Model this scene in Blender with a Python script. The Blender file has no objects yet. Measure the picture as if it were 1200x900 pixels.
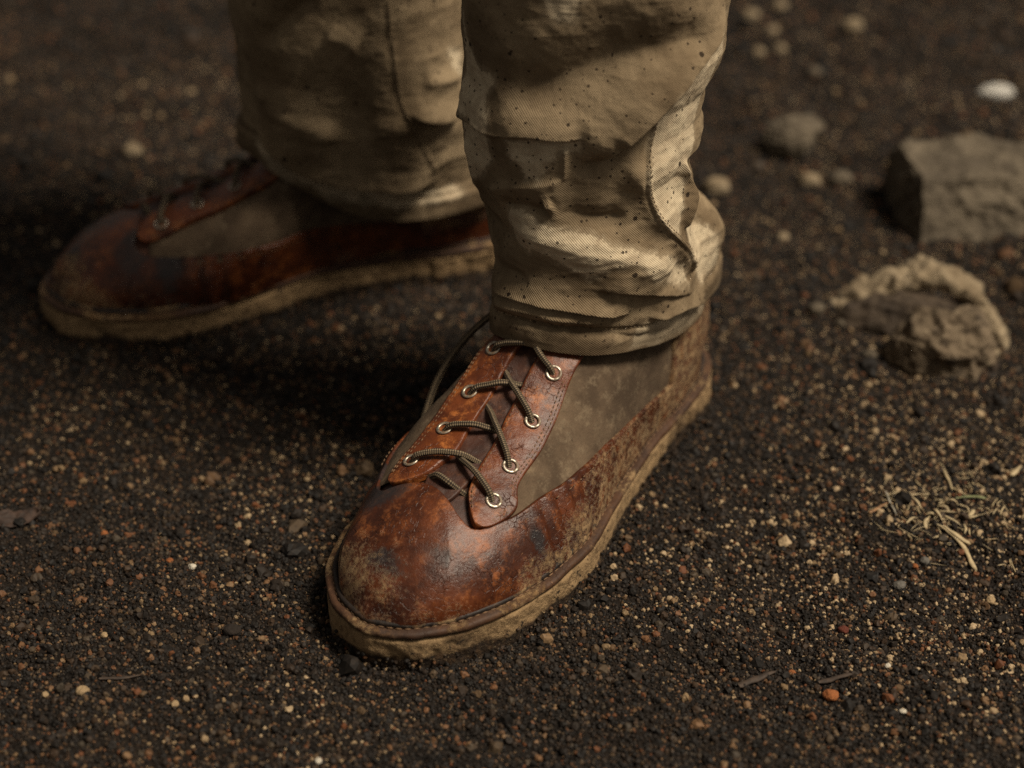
import bpy, math, random
import numpy as np
from math import radians
from mathutils import Vector

# ------------------------------------------------------------------ camera, sky, sun, exposure
SC = bpy.context.scene
COL = SC.collection
PITCH = radians(33.0)
CAM_H = 0.607
cam_data = bpy.data.cameras.new('camera')
cam = bpy.data.objects.new('camera', cam_data); COL.objects.link(cam)
cam.location = (0, 0, CAM_H)
cam.rotation_euler = (radians(90) - PITCH, 0, 0)
cam_data.sensor_width = 36.0
cam_data.lens = 2300.0 / 1200.0 * 36.0
cam_data.clip_start = 0.02; cam_data.clip_end = 500
cam_data.dof.use_dof = True
cam_data.dof.focus_distance = 0.94
cam_data.dof.aperture_fstop = 4.0
SC.camera = cam

SUN_AZ, SUN_EL = radians(108), radians(60)      # azimuth clockwise from +Y
world = bpy.data.worlds.new('World'); SC.world = world; world.use_nodes = True
wn, wl_ = world.node_tree.nodes, world.node_tree.links
sky = wn.new('ShaderNodeTexSky'); sky.sky_type = 'NISHITA'; sky.sun_disc = False
sky.sun_elevation = SUN_EL; sky.sun_rotation = SUN_AZ; sky.air_density = 1.0; sky.dust_density = 3.0
hsv = wn.new('ShaderNodeHueSaturation'); hsv.inputs['Saturation'].default_value = 0.12   # an overcast, grey sky
tint = wn.new('ShaderNodeMix'); tint.data_type = 'RGBA'; tint.blend_type = 'MULTIPLY'
tint.inputs[0].default_value = 1.0; tint.inputs[7].default_value = (1.0, 0.89, 0.75, 1)
bg = wn['Background']; bg.inputs['Strength'].default_value = 0.05
wl_.new(sky.outputs['Color'], hsv.inputs['Color']); wl_.new(hsv.outputs['Color'], tint.inputs[6])
wl_.new(tint.outputs[2], bg.inputs['Color'])

sun_data = bpy.data.lights.new('sun', 'SUN'); sun_data.energy = 5.0; sun_data.angle = radians(18)
sun_data.color = (1.0, 0.88, 0.71)
sun = bpy.data.objects.new('sun', sun_data); COL.objects.link(sun)
sdir = Vector((math.sin(SUN_AZ) * math.cos(SUN_EL), math.cos(SUN_AZ) * math.cos(SUN_EL), math.sin(SUN_EL)))
sun.location = sdir * 5
sun.rotation_euler = (-sdir).to_track_quat('-Z', 'Y').to_euler()

SC.view_settings.view_transform = 'Standard'; SC.view_settings.look = 'None'
SC.view_settings.gamma = 1.0; SC.view_settings.use_curve_mapping = False
SC.view_settings.exposure = 0.0
SC.render.engine = 'CYCLES'
SC.cycles.use_denoising = False
SC.cycles.use_adaptive_sampling = False
SC.cycles.sample_clamp_indirect = 3.0

# ------------------------------------------------------------------ numeric helpers
rng = np.random.default_rng(7)
random.seed(7)
def hash3(i, j, k, s):
    n = (i * 374761393 + j * 668265263 + k * 2147483647 + s * 974711) & 0xFFFFFFFF
    n = ((n ^ (n >> 13)) * 1274126177) & 0xFFFFFFFF
    n = ((n ^ (n >> 16)) * 2246822519) & 0xFFFFFFFF
    return ((n ^ (n >> 15)) & 0xFFFFFF) / float(0xFFFFFF)
def vnoise(P, s=0):
    P = np.asarray(P, float); F = np.floor(P); I = F.astype(np.int64); u = P - F; u = u * u * u * (u * (u * 6 - 15) + 10)
    r = 0
    for a in (0, 1):
        for b in (0, 1):
            for c in (0, 1):
                w = (u[..., 0] if a else 1 - u[..., 0]) * (u[..., 1] if b else 1 - u[..., 1]) * (u[..., 2] if c else 1 - u[..., 2])
                r = r + w * hash3(I[..., 0] + a, I[..., 1] + b, I[..., 2] + c, s)
    return r * 2 - 1
def fbm(P, scale, octv=4, s=0, gain=.5):
    P = np.asarray(P, float) * scale; r = 0; a = 1.; t = 0.
    for o in range(octv):
        r = r + a * vnoise(P + o * 17.3, s + o); t += a; a *= gain; P = P * 2.03
    return r / t * 1.6
def ridged(P, scale, octv=4, s=0):
    P = np.asarray(P, float) * scale; r = 0; a = 1.; t = 0.
    for o in range(octv):
        r = r + a * (1 - np.abs(vnoise(P + o * 11.7, s + o))) ** 2; t += a; a *= .5; P = P * 2.07
    return r / t * 2 - 1
def sstep(a, b, x):
    t = np.clip((x - a) / (b - a), 0, 1); return t * t * (3 - 2 * t)

def tag(o, label=None, cat=None, group=None, kind=None):
    if label: o['label'] = label
    if cat: o['category'] = cat
    if group: o['group'] = group
    if kind: o['kind'] = kind
    return o
def empty(name, loc=(0, 0, 0), rz=0):
    o = bpy.data.objects.new(name, None); COL.objects.link(o)
    o.location = loc; o.rotation_euler = (0, 0, rz); o.empty_display_size = .02
    return o
def mk(name, V, F, mat=None, parent=None, smooth=True, attrs=None, uv=None, flip=False):
    V = np.asarray(V, np.float32).reshape(-1, 3)
    me = bpy.data.meshes.new(name)
    if isinstance(F, np.ndarray):
        F = F.reshape(-1, F.shape[-1])
        if flip: F = F[:, ::-1]
        nf, k = F.shape
        me.vertices.add(len(V)); me.vertices.foreach_set('co', V.ravel())
        me.loops.add(nf * k); me.loops.foreach_set('vertex_index', np.ascontiguousarray(F, np.int32).ravel())
        me.polygons.add(nf); me.polygons.foreach_set('loop_start', np.arange(0, nf * k, k, dtype=np.int32))
        me.polygons.foreach_set('loop_total', np.full(nf, k, np.int32))
        me.update(calc_edges=True); me.validate()
    else:
        me.from_pydata(V.tolist(), [], [tuple(f[::-1]) if flip else tuple(f) for f in F])
    if len(me.polygons):
        me.polygons.foreach_set('use_smooth', np.full(len(me.polygons), smooth))
    if attrs:
        for k_, a in attrs.items():
            at = me.attributes.new(k_, 'FLOAT', 'POINT'); at.data.foreach_set('value', np.asarray(a, np.float32).ravel())
    if uv is not None:
        li = np.empty(len(me.loops), np.int32); me.loops.foreach_get('vertex_index', li)
        l = me.uv_layers.new(name='UVMap'); l.data.foreach_set('uv', np.asarray(uv, np.float32).reshape(-1, 2)[li].ravel())
    if mat: me.materials.append(mat)
    o = bpy.data.objects.new(name, me); COL.objects.link(o)
    if parent: o.parent = parent
    return o
def grid_faces(n, m, wrap_n=False, wrap_m=False):
    i = np.arange(n if wrap_n else n - 1); j = np.arange(m if wrap_m else m - 1)
    I, J = np.meshgrid(i, j, indexing='ij'); I2, J2 = (I + 1) % n, (J + 1) % m
    return np.stack([I * m + J, I2 * m + J, I2 * m + J2, I * m + J2], -1).reshape(-1, 4)
def lin(P, n):
    P = np.asarray(P, float)
    d = np.r_[0, np.cumsum(np.linalg.norm(np.diff(P, axis=0), axis=1))]
    t = np.linspace(0, d[-1], n); return np.stack([np.interp(t, d, P[:, k]) for k in range(P.shape[1])], 1)
def cr(P, n):
    P = np.asarray(P, float); Q = np.vstack([2 * P[0] - P[1], P, 2 * P[-1] - P[-2]])
    seg = len(P) - 1; t = np.linspace(0, seg, n); i = np.minimum(t.astype(int), seg - 1); u = (t - i)[:, None]
    a, b, c, d = Q[i], Q[i + 1], Q[i + 2], Q[i + 3]
    return .5 * (2 * b + (c - a) * u + (2 * a - 5 * b + 4 * c - d) * u * u + (3 * b - a - 3 * c + d) * u ** 3)
def smooth_closed(P, k):
    for _ in range(k): P = .25 * np.roll(P, 1, 0) + .5 * P + .25 * np.roll(P, -1, 0)
    return P
def tube(path, r, k=10, cap=True):
    """tube along an (n,3) path; returns verts, faces, uv (around, metres along)"""
    path = np.asarray(path, float); n = len(path); r = np.broadcast_to(r, (n,))
    T = np.gradient(path, axis=0); T /= np.linalg.norm(T, axis=1)[:, None] + 1e-12
    up = np.array([0, 0, 1.]) if abs(T[0, 2]) < .9 else np.array([1., 0, 0])
    N = np.zeros_like(T); N[0] = up - T[0] * (up @ T[0]); N[0] /= np.linalg.norm(N[0])
    for i in range(1, n):
        v = N[i - 1] - T[i] * (N[i - 1] @ T[i]); N[i] = v / (np.linalg.norm(v) + 1e-12)
    B = np.cross(T, N); a = np.linspace(0, 2 * np.pi, k, endpoint=False)
    V = path[:, None] + (N[:, None] * np.cos(a)[None, :, None] + B[:, None] * np.sin(a)[None, :, None]) * r[:, None, None]
    L = np.r_[0, np.cumsum(np.linalg.norm(np.diff(path, axis=0), axis=1))]
    uv = np.stack(np.broadcast_arrays(np.linspace(0, 1, k, endpoint=False)[None, :], L[:, None]), -1)
    F = grid_faces(n, k, False, True)
    V = V.reshape(-1, 3)
    return V, F, uv.reshape(-1, 2)

# ------------------------------------------------------------------ material helpers
class NT:
    def __init__(self, name):
        self.m = bpy.data.materials.new(name); self.m.use_nodes = True
        self.t = self.m.node_tree; self.b = self.t.nodes['Principled BSDF']; self.out = self.t.nodes['Material Output']
    def put(self, sock, v):
        if isinstance(v, bpy.types.NodeSocket): self.t.links.new(v, sock)
        elif v is not None:
            if isinstance(v, tuple) and len(v) == 3 and sock.type == 'RGBA': v = v + (1,)
            sock.default_value = v
    def n(self, typ, ins=None, **props):
        nd = self.t.nodes.new('ShaderNode' + typ)
        for k, v in props.items(): setattr(nd, k, v)
        for k, v in (ins or {}).items(): self.put(nd.inputs[k], v)
        return nd
    def obj(self): return self.n('TexCoord').outputs['Object']
    def uv(self): return self.n('TexCoord').outputs['UV']
    def noise(self, vec, scale, detail=4, rough=.55, dist=0.): 
        return self.n('TexNoise', {'Vector': vec, 'Scale': scale, 'Detail': detail, 'Roughness': rough, 'Distortion': dist}).outputs['Fac']
    def voro(self, vec, scale, feature='F1', out='Distance'):
        return self.n('TexVoronoi', {'Vector': vec, 'Scale': scale}, feature=feature).outputs[out]
    def math(self, op, a, b=None, c=None, clamp=False):
        nd = self.n('Math', operation=op, use_clamp=clamp)
        for i, v in enumerate((a, b, c)):
            if v is not None: self.put(nd.inputs[i], v)
        return nd.outputs[0]
    def mix(self, f, a, b, blend='MIX'):
        nd = self.n('Mix', data_type='RGBA', blend_type=blend)
        self.put(nd.inputs[0], f); self.put(nd.inputs[6], a); self.put(nd.inputs[7], b); return nd.outputs[2]
    def ss(self, x, lo, hi):
        nd = self.n('MapRange', {'Value': x, 'From Min': lo, 'From Max': hi}, interpolation_type='SMOOTHSTEP'); return nd.outputs[0]
    def ramp(self, f, stops, interp='LINEAR'):
        nd = self.n('ValToRGB', {'Fac': f}); r = nd.color_ramp; r.interpolation = interp
        while len(r.elements) < len(stops): r.elements.new(.5)
        for e, (p, c) in zip(r.elements, stops): e.position = p; e.color = (*c, 1)
        return nd.outputs['Color']
    def attr(self, name, typ='GEOMETRY', out='Fac'): return self.n('Attribute', attribute_name=name, attribute_type=typ).outputs[out]
    def sep(self, v):
        nd = self.n('SeparateXYZ', {0: v}); return nd.outputs
    def bump(self, h, strength, dist, normal=None):
        nd = self.n('Bump', {'Height': h, 'Strength': strength, 'Distance': dist})
        if normal is not None: self.put(nd.inputs['Normal'], normal)
        return nd.outputs['Normal']
    def scale(self, vec, s):
        return self.n('Mapping', {'Vector': vec, 'Scale': s}).outputs[0]
    def fin(self, col, rough, normal=None, spec=None, **kw):
        self.put(self.b.inputs['Base Color'], col); self.put(self.b.inputs['Roughness'], rough)
        if normal is not None: self.put(self.b.inputs['Normal'], normal)
        if spec is not None: self.put(self.b.inputs['Specular IOR Level'], spec)
        for k, v in kw.items(): self.put(self.b.inputs[k.replace('_', ' ')], v)
        return self.m

# ------------------------------------------------------------------ materials
MUD = (.235, .155, .078); SOIL = (.022, .015, .010)
def mat_ground():
    t = NT('damp_volcanic_soil'); o = t.obj()
    a = t.noise(o, 9, 5); f = t.noise(o, 700, 3, .7); g = t.noise(o, 160, 4, .65)
    c = t.mix(t.ss(a, .35, .7), (.004, .0024, .0013), (.009, .0052, .0027))
    c = t.mix(t.ss(g, .52, .75), c, (.024, .0155, .0095))
    c = t.mix(t.ss(f, .62, .8), c, (.05, .033, .019))
    v = t.voro(o, 620)
    h = t.math('ADD', t.math('MULTIPLY', f, .6), t.math('MULTIPLY', v, 1.2))
    return t.fin(c, .8, t.bump(h, .9, .0012, t.bump(g, .6, .004)), .2)
def mat_grain():
    t = NT('gravel_grain'); r = t.attr('shade', 'INSTANCER'); o = t.obj()
    c = t.ramp(r, [(0, (.0020, .0013, .0008)), (.33, (.0050, .0030, .0017)), (.58, (.0115, .0066, .0034)), (.70, (.034, .0185, .0088)), (.77, (.036, .028, .019)),
                   (.84, (.085, .051, .024)), (.89, (.10, .033, .0105)), (.95, (.16, .104, .052)), (1., (.33, .24, .14))])
    n = t.noise(o, 2.2, 3)
    c = t.mix(t.ss(n, .45, .75), c, t.mix(.6, c, SOIL))
    return t.fin(c, .7, None, .28)
def mat_rock(name, c0, c1, c2, sc=1., bump=.004):
    t = NT(name); o = t.obj()
    a = t.noise(o, 26 * sc, 6, .65); b = t.noise(o, 130 * sc, 5, .7); v = t.voro(o, 150 * sc)
    c = t.mix(t.ss(a, .35, .65), c0, c1)
    c = t.mix(t.ss(b, .52, .75), c, c2)
    c = t.mix(t.ss(t.noise(o, 60 * sc, 5, .7), .58, .7), c, SOIL)
    h = t.math('ADD', b, t.math('MULTIPLY', v, .7))
    return t.fin(c, .88, t.bump(h, .8, bump, t.bump(a, .5, bump * 2)), .3)
def mat_leather(name, dark, mid, lite, mudlevel=0., gloss=.30, fold=.0006):
    t = NT(name); o = t.obj()
    a = t.noise(o, 42, 7, .7); b = t.noise(o, 110, 7, .74, .12); f = t.noise(o, 520, 5, .75); k = t.noise(o, 22, 4, .6, .6)
    c = t.mix(t.ss(a, .36, .66), dark, mid)
    c = t.mix(t.math('MULTIPLY', t.ss(t.math('ADD', b, t.math('MULTIPLY', f, .3)), .63, .88), .82), c, lite)
    ck = t.n('TexVoronoi', {'Vector': t.n('VectorMath', {0: o, 1: t.n('VectorMath', {0: t.n('TexNoise', {'Vector': o, 'Scale': 140.}).outputs['Color'], 'Scale': .006}, operation='SCALE').outputs[0]}, operation='ADD').outputs[0], 'Scale': 240.}, feature='DISTANCE_TO_EDGE').outputs['Distance']
    crk = t.math('MULTIPLY', t.ss(ck, .045, .0), t.ss(t.noise(o, 48, 4), .48, .66))
    c = t.mix(t.math('MULTIPLY', crk, .5), c, (.012, .005, .003))
    # worn black and bluish scuffs
    c = t.mix(t.math('MULTIPLY', t.ss(t.math('ADD', k, t.math('ADD', t.math('MULTIPLY', b, .55), t.math('MULTIPLY', f, .25))), 1.04, 1.22), .8), c, (.012, .010, .009))
    scf = t.ss(t.math('ADD', t.attr('scuff'), t.math('ADD', t.math('MULTIPLY', t.math('SUBTRACT', b, .5), 1.3), t.math('MULTIPLY', t.math('SUBTRACT', f, .5), .7))), .34, .66)
    c = t.mix(t.math('MULTIPLY', scf, .86), c, (.014, .0135, .0145))
    # long light scratches
    sc = t.noise(t.scale(o, (60, 900, 500)), 1., 3, .6)
    sc2 = t.noise(t.scale(o, (700, 130, 700)), 1., 3, .6)
    scr = t.math('MAXIMUM', t.ss(sc, .70, .78), t.ss(sc2, .70, .78))
    c = t.mix(t.math('MULTIPLY', scr, .55), c, (.33, .17, .075))
    mud = t.attr('mud')
    me = t.math('ADD', t.math('MULTIPLY', mud, .62), t.math('ADD', t.math('MULTIPLY', b, .55), t.math('MULTIPLY', f, .38)))
    mm = t.ss(me, .76 - mudlevel, .90 - mudlevel)
    mm = t.math('MULTIPLY', mm, t.ss(t.noise(o, 260, 6, .8), .40, .56))
    mc = t.mix(t.ss(t.noise(o, 150, 3), .4, .65), MUD, (.15, .083, .034))
    c = t.mix(t.math('MULTIPLY', mm, .88), c, mc)
    rough = t.math('ADD', t.math('MULTIPLY', mm, .55), t.math('ADD', gloss, t.math('MULTIPLY', b, .34)))
    g = t.voro(o, 1400)
    h = t.math('ADD', t.math('MULTIPLY', f, .6), t.math('MULTIPLY', g, .25))
    nrm = t.bump(t.math('SUBTRACT', mm, t.math('MULTIPLY', crk, .8)), .6, .0006, t.bump(h, .4, .0005, t.bump(b, .5, fold * 1.4)))
    return t.fin(c, rough, nrm, .36)
def mat_canvas():
    t = NT('dusty_grey_canvas'); o = t.obj()
    a = t.noise(o, 38, 6, .62); f = t.noise(o, 620, 3, .7); b = t.noise(o, 120, 5, .7)
    c = t.mix(t.ss(a, .36, .66), (.054, .036, .0225), (.112, .077, .048))
    c = t.mix(t.math('MULTIPLY', t.ss(t.math('ADD', b, t.math('MULTIPLY', f, .5)), .74, 1.), .7), c, (.18, .135, .086))
    c = t.mix(t.math('MULTIPLY', t.ss(f, .5, .75), .6), c, (.05, .037, .024))
    c = t.mix(t.ss(t.noise(o, 70, 5, .7), .63, .72), c, (.03, .02, .014))
    mud = t.math('ADD', t.math('MULTIPLY', t.attr('mud'), .5), t.math('MULTIPLY', b, .8))
    c = t.mix(t.math('MULTIPLY', t.ss(mud, .66, .9), .35), c, MUD)
    x, y, z = t.sep(o)
    w = t.math('MULTIPLY', t.math('SINE', t.math('MULTIPLY', x, 7000)), t.math('SINE', t.math('MULTIPLY', z, 7000)))
    return t.fin(c, .92, t.bump(t.math('ADD', t.math('MULTIPLY', w, .3), f), .6, .0005, t.bump(b, .4, .001)), .2)
def mat_sole():
    t = NT('mud_caked_sole'); o = t.obj()
    a = t.noise(o, 55, 6, .68); b = t.noise(o, 210, 5, .72); f = t.noise(o, 800, 3, .7)
    mud = t.attr('mud')
    e = t.math('ADD', t.math('MULTIPLY', mud, .5), t.math('MULTIPLY', a, .8))
    c = t.mix(t.ss(e, .52, .86), (.018, .011, .0065), (.25, .165, .084))
    c = t.mix(t.math('MULTIPLY', t.ss(b, .46, .66), .7), c, (.075, .042, .020))
    c = t.mix(t.math('MULTIPLY', t.ss(f, .60, .72), .6), c, (.36, .27, .155))
    c = t.mix(t.ss(t.noise(o, 130, 4, .7), .62, .68), c, SOIL)
    return t.fin(c, .9, t.bump(f, .7, .0008, t.bump(b, .9, .002)), .25)
def mat_lace():
    t = NT('braided_lace'); u = t.uv(); x, y, z = t.sep(u)
    p = t.math('MULTIPLY', y, 2 * math.pi / .0021); q = t.math('MULTIPLY', x, 2 * math.pi * 3)
    s1 = t.math('SINE', t.math('ADD', p, q)); s2 = t.math('SINE', t.math('SUBTRACT', p, q))
    w = t.math('MULTIPLY', s1, s2)
    d = t.noise(t.obj(), 260, 4, .7)
    c = t.mix(t.ss(w, -.1, .55), (.026, .019, .013), (.20, .150, .092))
    c = t.mix(t.math('MULTIPLY', t.ss(d, .5, .7), .5), c, (.15, .105, .06))
    return t.fin(c, .8, t.bump(w, .5, .0004), .25)
def mat_plain(name, col, rough, metal=0., var=.4, sc=300, bump=.0004):
    t = NT(name); o = t.obj(); a = t.noise(o, sc, 5, .7)
    dk = tuple(v * (1 - var) for v in col); lt = tuple(min(1, v * (1 + var)) for v in col)
    return t.fin(t.mix(t.ss(a, .35, .65), dk, lt), rough, t.bump(a, .5, bump), .5, Metallic=metal)
def mat_eyelet():
    t = NT('worn_metal_eyelet'); o = t.obj(); a = t.noise(o, 500, 4, .7)
    c = t.mix(t.ss(a, .42, .62), (.42, .38, .31), (.14, .09, .05))
    return t.fin(c, t.math('ADD', .32, t.math('MULTIPLY', a, .3)), t.bump(a, .5, .0003), .5, Metallic=t.math('SUBTRACT', 1., t.ss(a, .45, .6)))
def mat_trouser(name):
    t = NT(name); o = t.obj(); u = t.uv(); x, y, z = t.sep(u)
    dry = t.attr('dry')                       # millimetres inside a dried patch
    e = t.math('ADD', dry, t.math('MULTIPLY', t.math('SUBTRACT', t.noise(o, 75, 6, .65), .5), 15.))
    e = t.math('ADD', e, t.math('MULTIPLY', t.math('SUBTRACT', t.noise(o, 420, 4, .7), .5), 4.))
    dm = t.ss(e, -2.6, 2.6)
    big = t.noise(o, 24, 5, .6); mid = t.noise(o, 110, 5, .65); f = t.noise(o, 900, 2, .6)
    wet = t.mix(t.ss(big, .36, .66), (.152, .108, .063), (.275, .206, .126))
    dryc = t.mix(t.ss(mid, .35, .68), (.44, .35, .235), (.62, .515, .355))
    c = t.mix(dm, wet, dryc)
    # tide line where the wet cloth dried
    tl = t.math('MULTIPLY', t.ss(t.math('ABSOLUTE', e), 1.6, .2), .35)
    c = t.mix(tl, c, (.10, .064, .032))
    c = t.mix(t.math('MULTIPLY', t.ss(mid, .56, .76), .35), c, (.085, .055, .028))
    # weave
    T = 2 * math.pi / .00115
    w1 = t.math('SINE', t.math('MULTIPLY', x, T)); w2 = t.math('SINE', t.math('MULTIPLY', y, T))
    w = t.math('MULTIPLY', w1, w2)
    c = t.mix(t.math('MULTIPLY', t.ss(w, .0, -1.), .6), c, t.mix(.65, c, (.03, .019, .009)))
    # flecks of splashed mud, two sizes
    for sc, th, dens, amt in ((150, .22, .62, .9), (360, .30, .55, .8), (70, .13, .80, .95), (34, .07, .7, .95)):
        vo = t.n('TexVoronoi', {'Vector': o, 'Scale': sc, 'Randomness': 1.}); rr = t.sep(vo.outputs['Color'])
        dd = t.math('ADD', vo.outputs['Distance'], t.math('MULTIPLY', t.math('SUBTRACT', t.noise(o, sc * 4, 3), .5), .14))
        sz = t.math('MULTIPLY', rr[1], th)
        spot = t.math('MULTIPLY', t.math('LESS_THAN', dd, sz), t.math('GREATER_THAN', rr[0], dens))
        c = t.mix(t.math('MULTIPLY', spot, amt), c, (.018, .011, .007))
    low = t.attr('hemdirt')
    hd = t.ss(t.math('ADD', t.math('MULTIPLY', low, .6), mid), .72, .98)
    c = t.mix(t.math('MULTIPLY', hd, .6), c, (.07, .047, .027))
    h = t.math('ADD', t.math('MULTIPLY', w, .5), t.math('MULTIPLY', f, .5))
    return t.fin(c, .88, t.bump(h, .6, .0005, t.bump(mid, .3, .0012)), .15)
M = {}
M['ground'] = mat_ground(); M['grain'] = mat_grain()
M['rock'] = mat_rock('dusty_brown_rock', (.060, .047, .032), (.11, .088, .060), (.175, .142, .098))
M['rock_pale'] = mat_rock('pale_crust_rock', (.14, .102, .06), (.23, .178, .113), (.32, .255, .165))
M['leather'] = mat_leather('muddy_red_leather', (.028, .0072, .0028), (.092, .0235, .0066), (.26, .079, .018), .05, .21)
M['leather2'] = mat_leather('scuffed_orange_leather', (.042, .0098, .0035), (.118, .030, .008), (.38, .125, .028), -.05, .25)
M['leather3'] = mat_leather('caked_heel_leather', (.055, .018, .008), (.11, .036, .014), (.22, .09, .03), .17, .45)
M['tongue'] = mat_leather('dark_tongue_leather', (.022, .008, .005), (.050, .017, .009), (.11, .042, .018), -.12, .40)
M['canvas'] = mat_canvas(); M['sole'] = mat_sole()
M['welt'] = mat_leather('dirty_welt_leather', (.026, .011, .005), (.062, .026, .010), (.12, .062, .027), .08, .5)
M['bead'] = mat_leather('welt_gap_shade', (.007, .005, .004), (.018, .011, .008), (.06, .03, .015), .10, .42)  # near-black colour stands in for shade in the welt groove; mud is real
M['lace'] = mat_lace(); M['eyelet'] = mat_eyelet()
M['hole'] = mat_plain('dark_hole', (.006, .004, .003), .8)
M['thread'] = mat_plain('worn_thread', (.12, .065, .030), .8)
M['pant'] = mat_trouser('mud_stained_khaki_twill'); M['pthread'] = mat_plain('khaki_thread', (.30, .22, .13), .85)
M['straw'] = mat_plain('dry_straw', (.31, .24, .135), .7, var=.25, sc=160)
M['straw_g'] = mat_plain('dull_green_blade', (.12, .13, .055), .6, var=.3, sc=200)
M['twig'] = mat_plain('dark_twig_bark', (.035, .022, .014), .8, sc=220)

# ------------------------------------------------------------------ ground
BOOT_F = (.0975, .9527, radians(237.16)); BOOT_R = (.0110, 1.1028, radians(199.2))
LAT = np.array([[0,0],[4,14],[14,26],[35,34],[65,37.5],[100,39],[150,47],[195,57],[228,56],[258,50],[282,38],[300,21],[308,0]], float) / 1000
MED = np.array([[0,0],[4,14],[14,27],[35,35],[65,34.5],[100,30.5],[145,30],[190,45],[220,53],[250,53],[280,42],[300,23],[308,0]], float) / 1000
def outline(n=240):
    A = lin(LAT, 200); B = lin(MED, 200) * [1, -1]
    P = np.r_[A, B[::-1][1:-1]]; P = lin(np.r_[P, P[:1]], n + 1)[:-1]
    return smooth_closed(P, 6)
def offset_curve(P, d):
    t = np.roll(P, -1, 0) - np.roll(P, 1, 0); t /= np.linalg.norm(t, axis=1)[:, None]
    return P + np.c_[-t[:, 1], t[:, 0]] * np.asarray(d).reshape(-1, 1)
OUT = outline()
def to_local(XY, pose, mir):
    c, s = math.cos(pose[2]), math.sin(pose[2]); d = XY - np.array(pose[:2])
    return np.stack([d[..., 0] * c + d[..., 1] * s, (-d[..., 0] * s + d[..., 1] * c) * mir], -1)
_lx = np.linspace(-.01, .32, 331)
_a = OUT[OUT[:, 1] >= 0]; _a = _a[_a[:, 0].argsort()]; _b = OUT[OUT[:, 1] < 0]; _b = _b[_b[:, 0].argsort()]
def sole_d(XY, pose, mir):
    """rough distance outside the sole outline (negative inside), metres"""
    p = to_local(XY, pose, mir); x, y = p[..., 0], p[..., 1]
    hi = np.interp(x, _a[:, 0], _a[:, 1], 0, 0); lo = np.interp(x, _b[:, 0], _b[:, 1], 0, 0)
    dy = np.maximum(y - hi, lo - y); dx = np.maximum(-x, x - .308)
    return np.where(dx > 0, np.hypot(np.maximum(dy, 0), dx), dy)
def ground_z(X, Y):
    P = np.stack([X, Y, np.zeros_like(X)], -1)
    far = sstep(.9, 1.6, Y)
    z = .0045 * fbm(P, 7, 3, 3) + .0035 * fbm(P, 22, 3, 5) + .0016 * fbm(P, 60, 3, 6) + .006 * far * fbm(P, 26, 4, 9)
    XY = P[..., :2]
    d = np.minimum(sole_d(XY, BOOT_F, 1), sole_d(XY, BOOT_R, -1))
    z = z * sstep(0, .09, d)
    z = z + .0020 * np.exp(-((d - .004) / .010) ** 2) * (.6 + .6 * fbm(P, 45, 2, 12))
    z = np.where(d < 0, np.minimum(z, -.0005), z)
    big = np.hypot(X, Y - 1)
    return z + .25 * sstep(6, 60, big) * fbm(P, .08, 3, 21)
def axis_coords(lo, hi, step, far):
    core = np.arange(lo, hi + step / 2, step); out = [step]
    while sum(out) < far: out.append(out[-1] * 1.22)
    c = np.cumsum(out); return np.r_[lo - c[::-1], core, hi + c]
gx = axis_coords(-.62, .62, .0042, 120.); gy = axis_coords(.45, 1.75, .0042, 120.)
GX, GY = np.meshgrid(gx, gy, indexing='ij')
ground = mk('ground', np.stack([GX, GY, ground_z(GX, GY)], -1), grid_faces(len(gx), len(gy)), M['ground'])
tag(ground, kind='structure')

# loose grit: counted by nobody, one object of instanced grains
def scatter(n, f):
    y = .50 + 1.25 * rng.random(n * 2) ** f
    hw = .25 + .27 * (y - .50)
    x = (rng.random(n * 2) * 2 - 1) * (hw + .06)
    XY = np.stack([x, y], -1)
    d = np.minimum(sole_d(XY, BOOT_F, 1), sole_d(XY, BOOT_R, -1))
    return XY[d > .0005][:n]
def against_soles(n):
    """grit kicked up against and stuck to the sole walls"""
    P = []
    for pose, mir in ((BOOT_F, 1), (BOOT_R, -1)):
        i = rng.integers(0, len(OUT), n); c = offset_curve(OUT, np.full(len(OUT), .0008))[i] * [1, mir]; cs, sn = math.cos(pose[2]), math.sin(pose[2])
        W = np.c_[pose[0] + cs * c[:, 0] - sn * c[:, 1], pose[1] + sn * c[:, 0] + cs * c[:, 1]]
        keep = fbm(np.c_[W, 0 * W[:, 0]], 40, 3, 66) + .5 * rng.normal(size=n) > -.15
        z = .008 * rng.random(n) ** 2.4
        P.append(np.c_[W + rng.normal(size=(n, 2)) * .0006, z][keep])
    return np.vstack(P)
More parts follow.
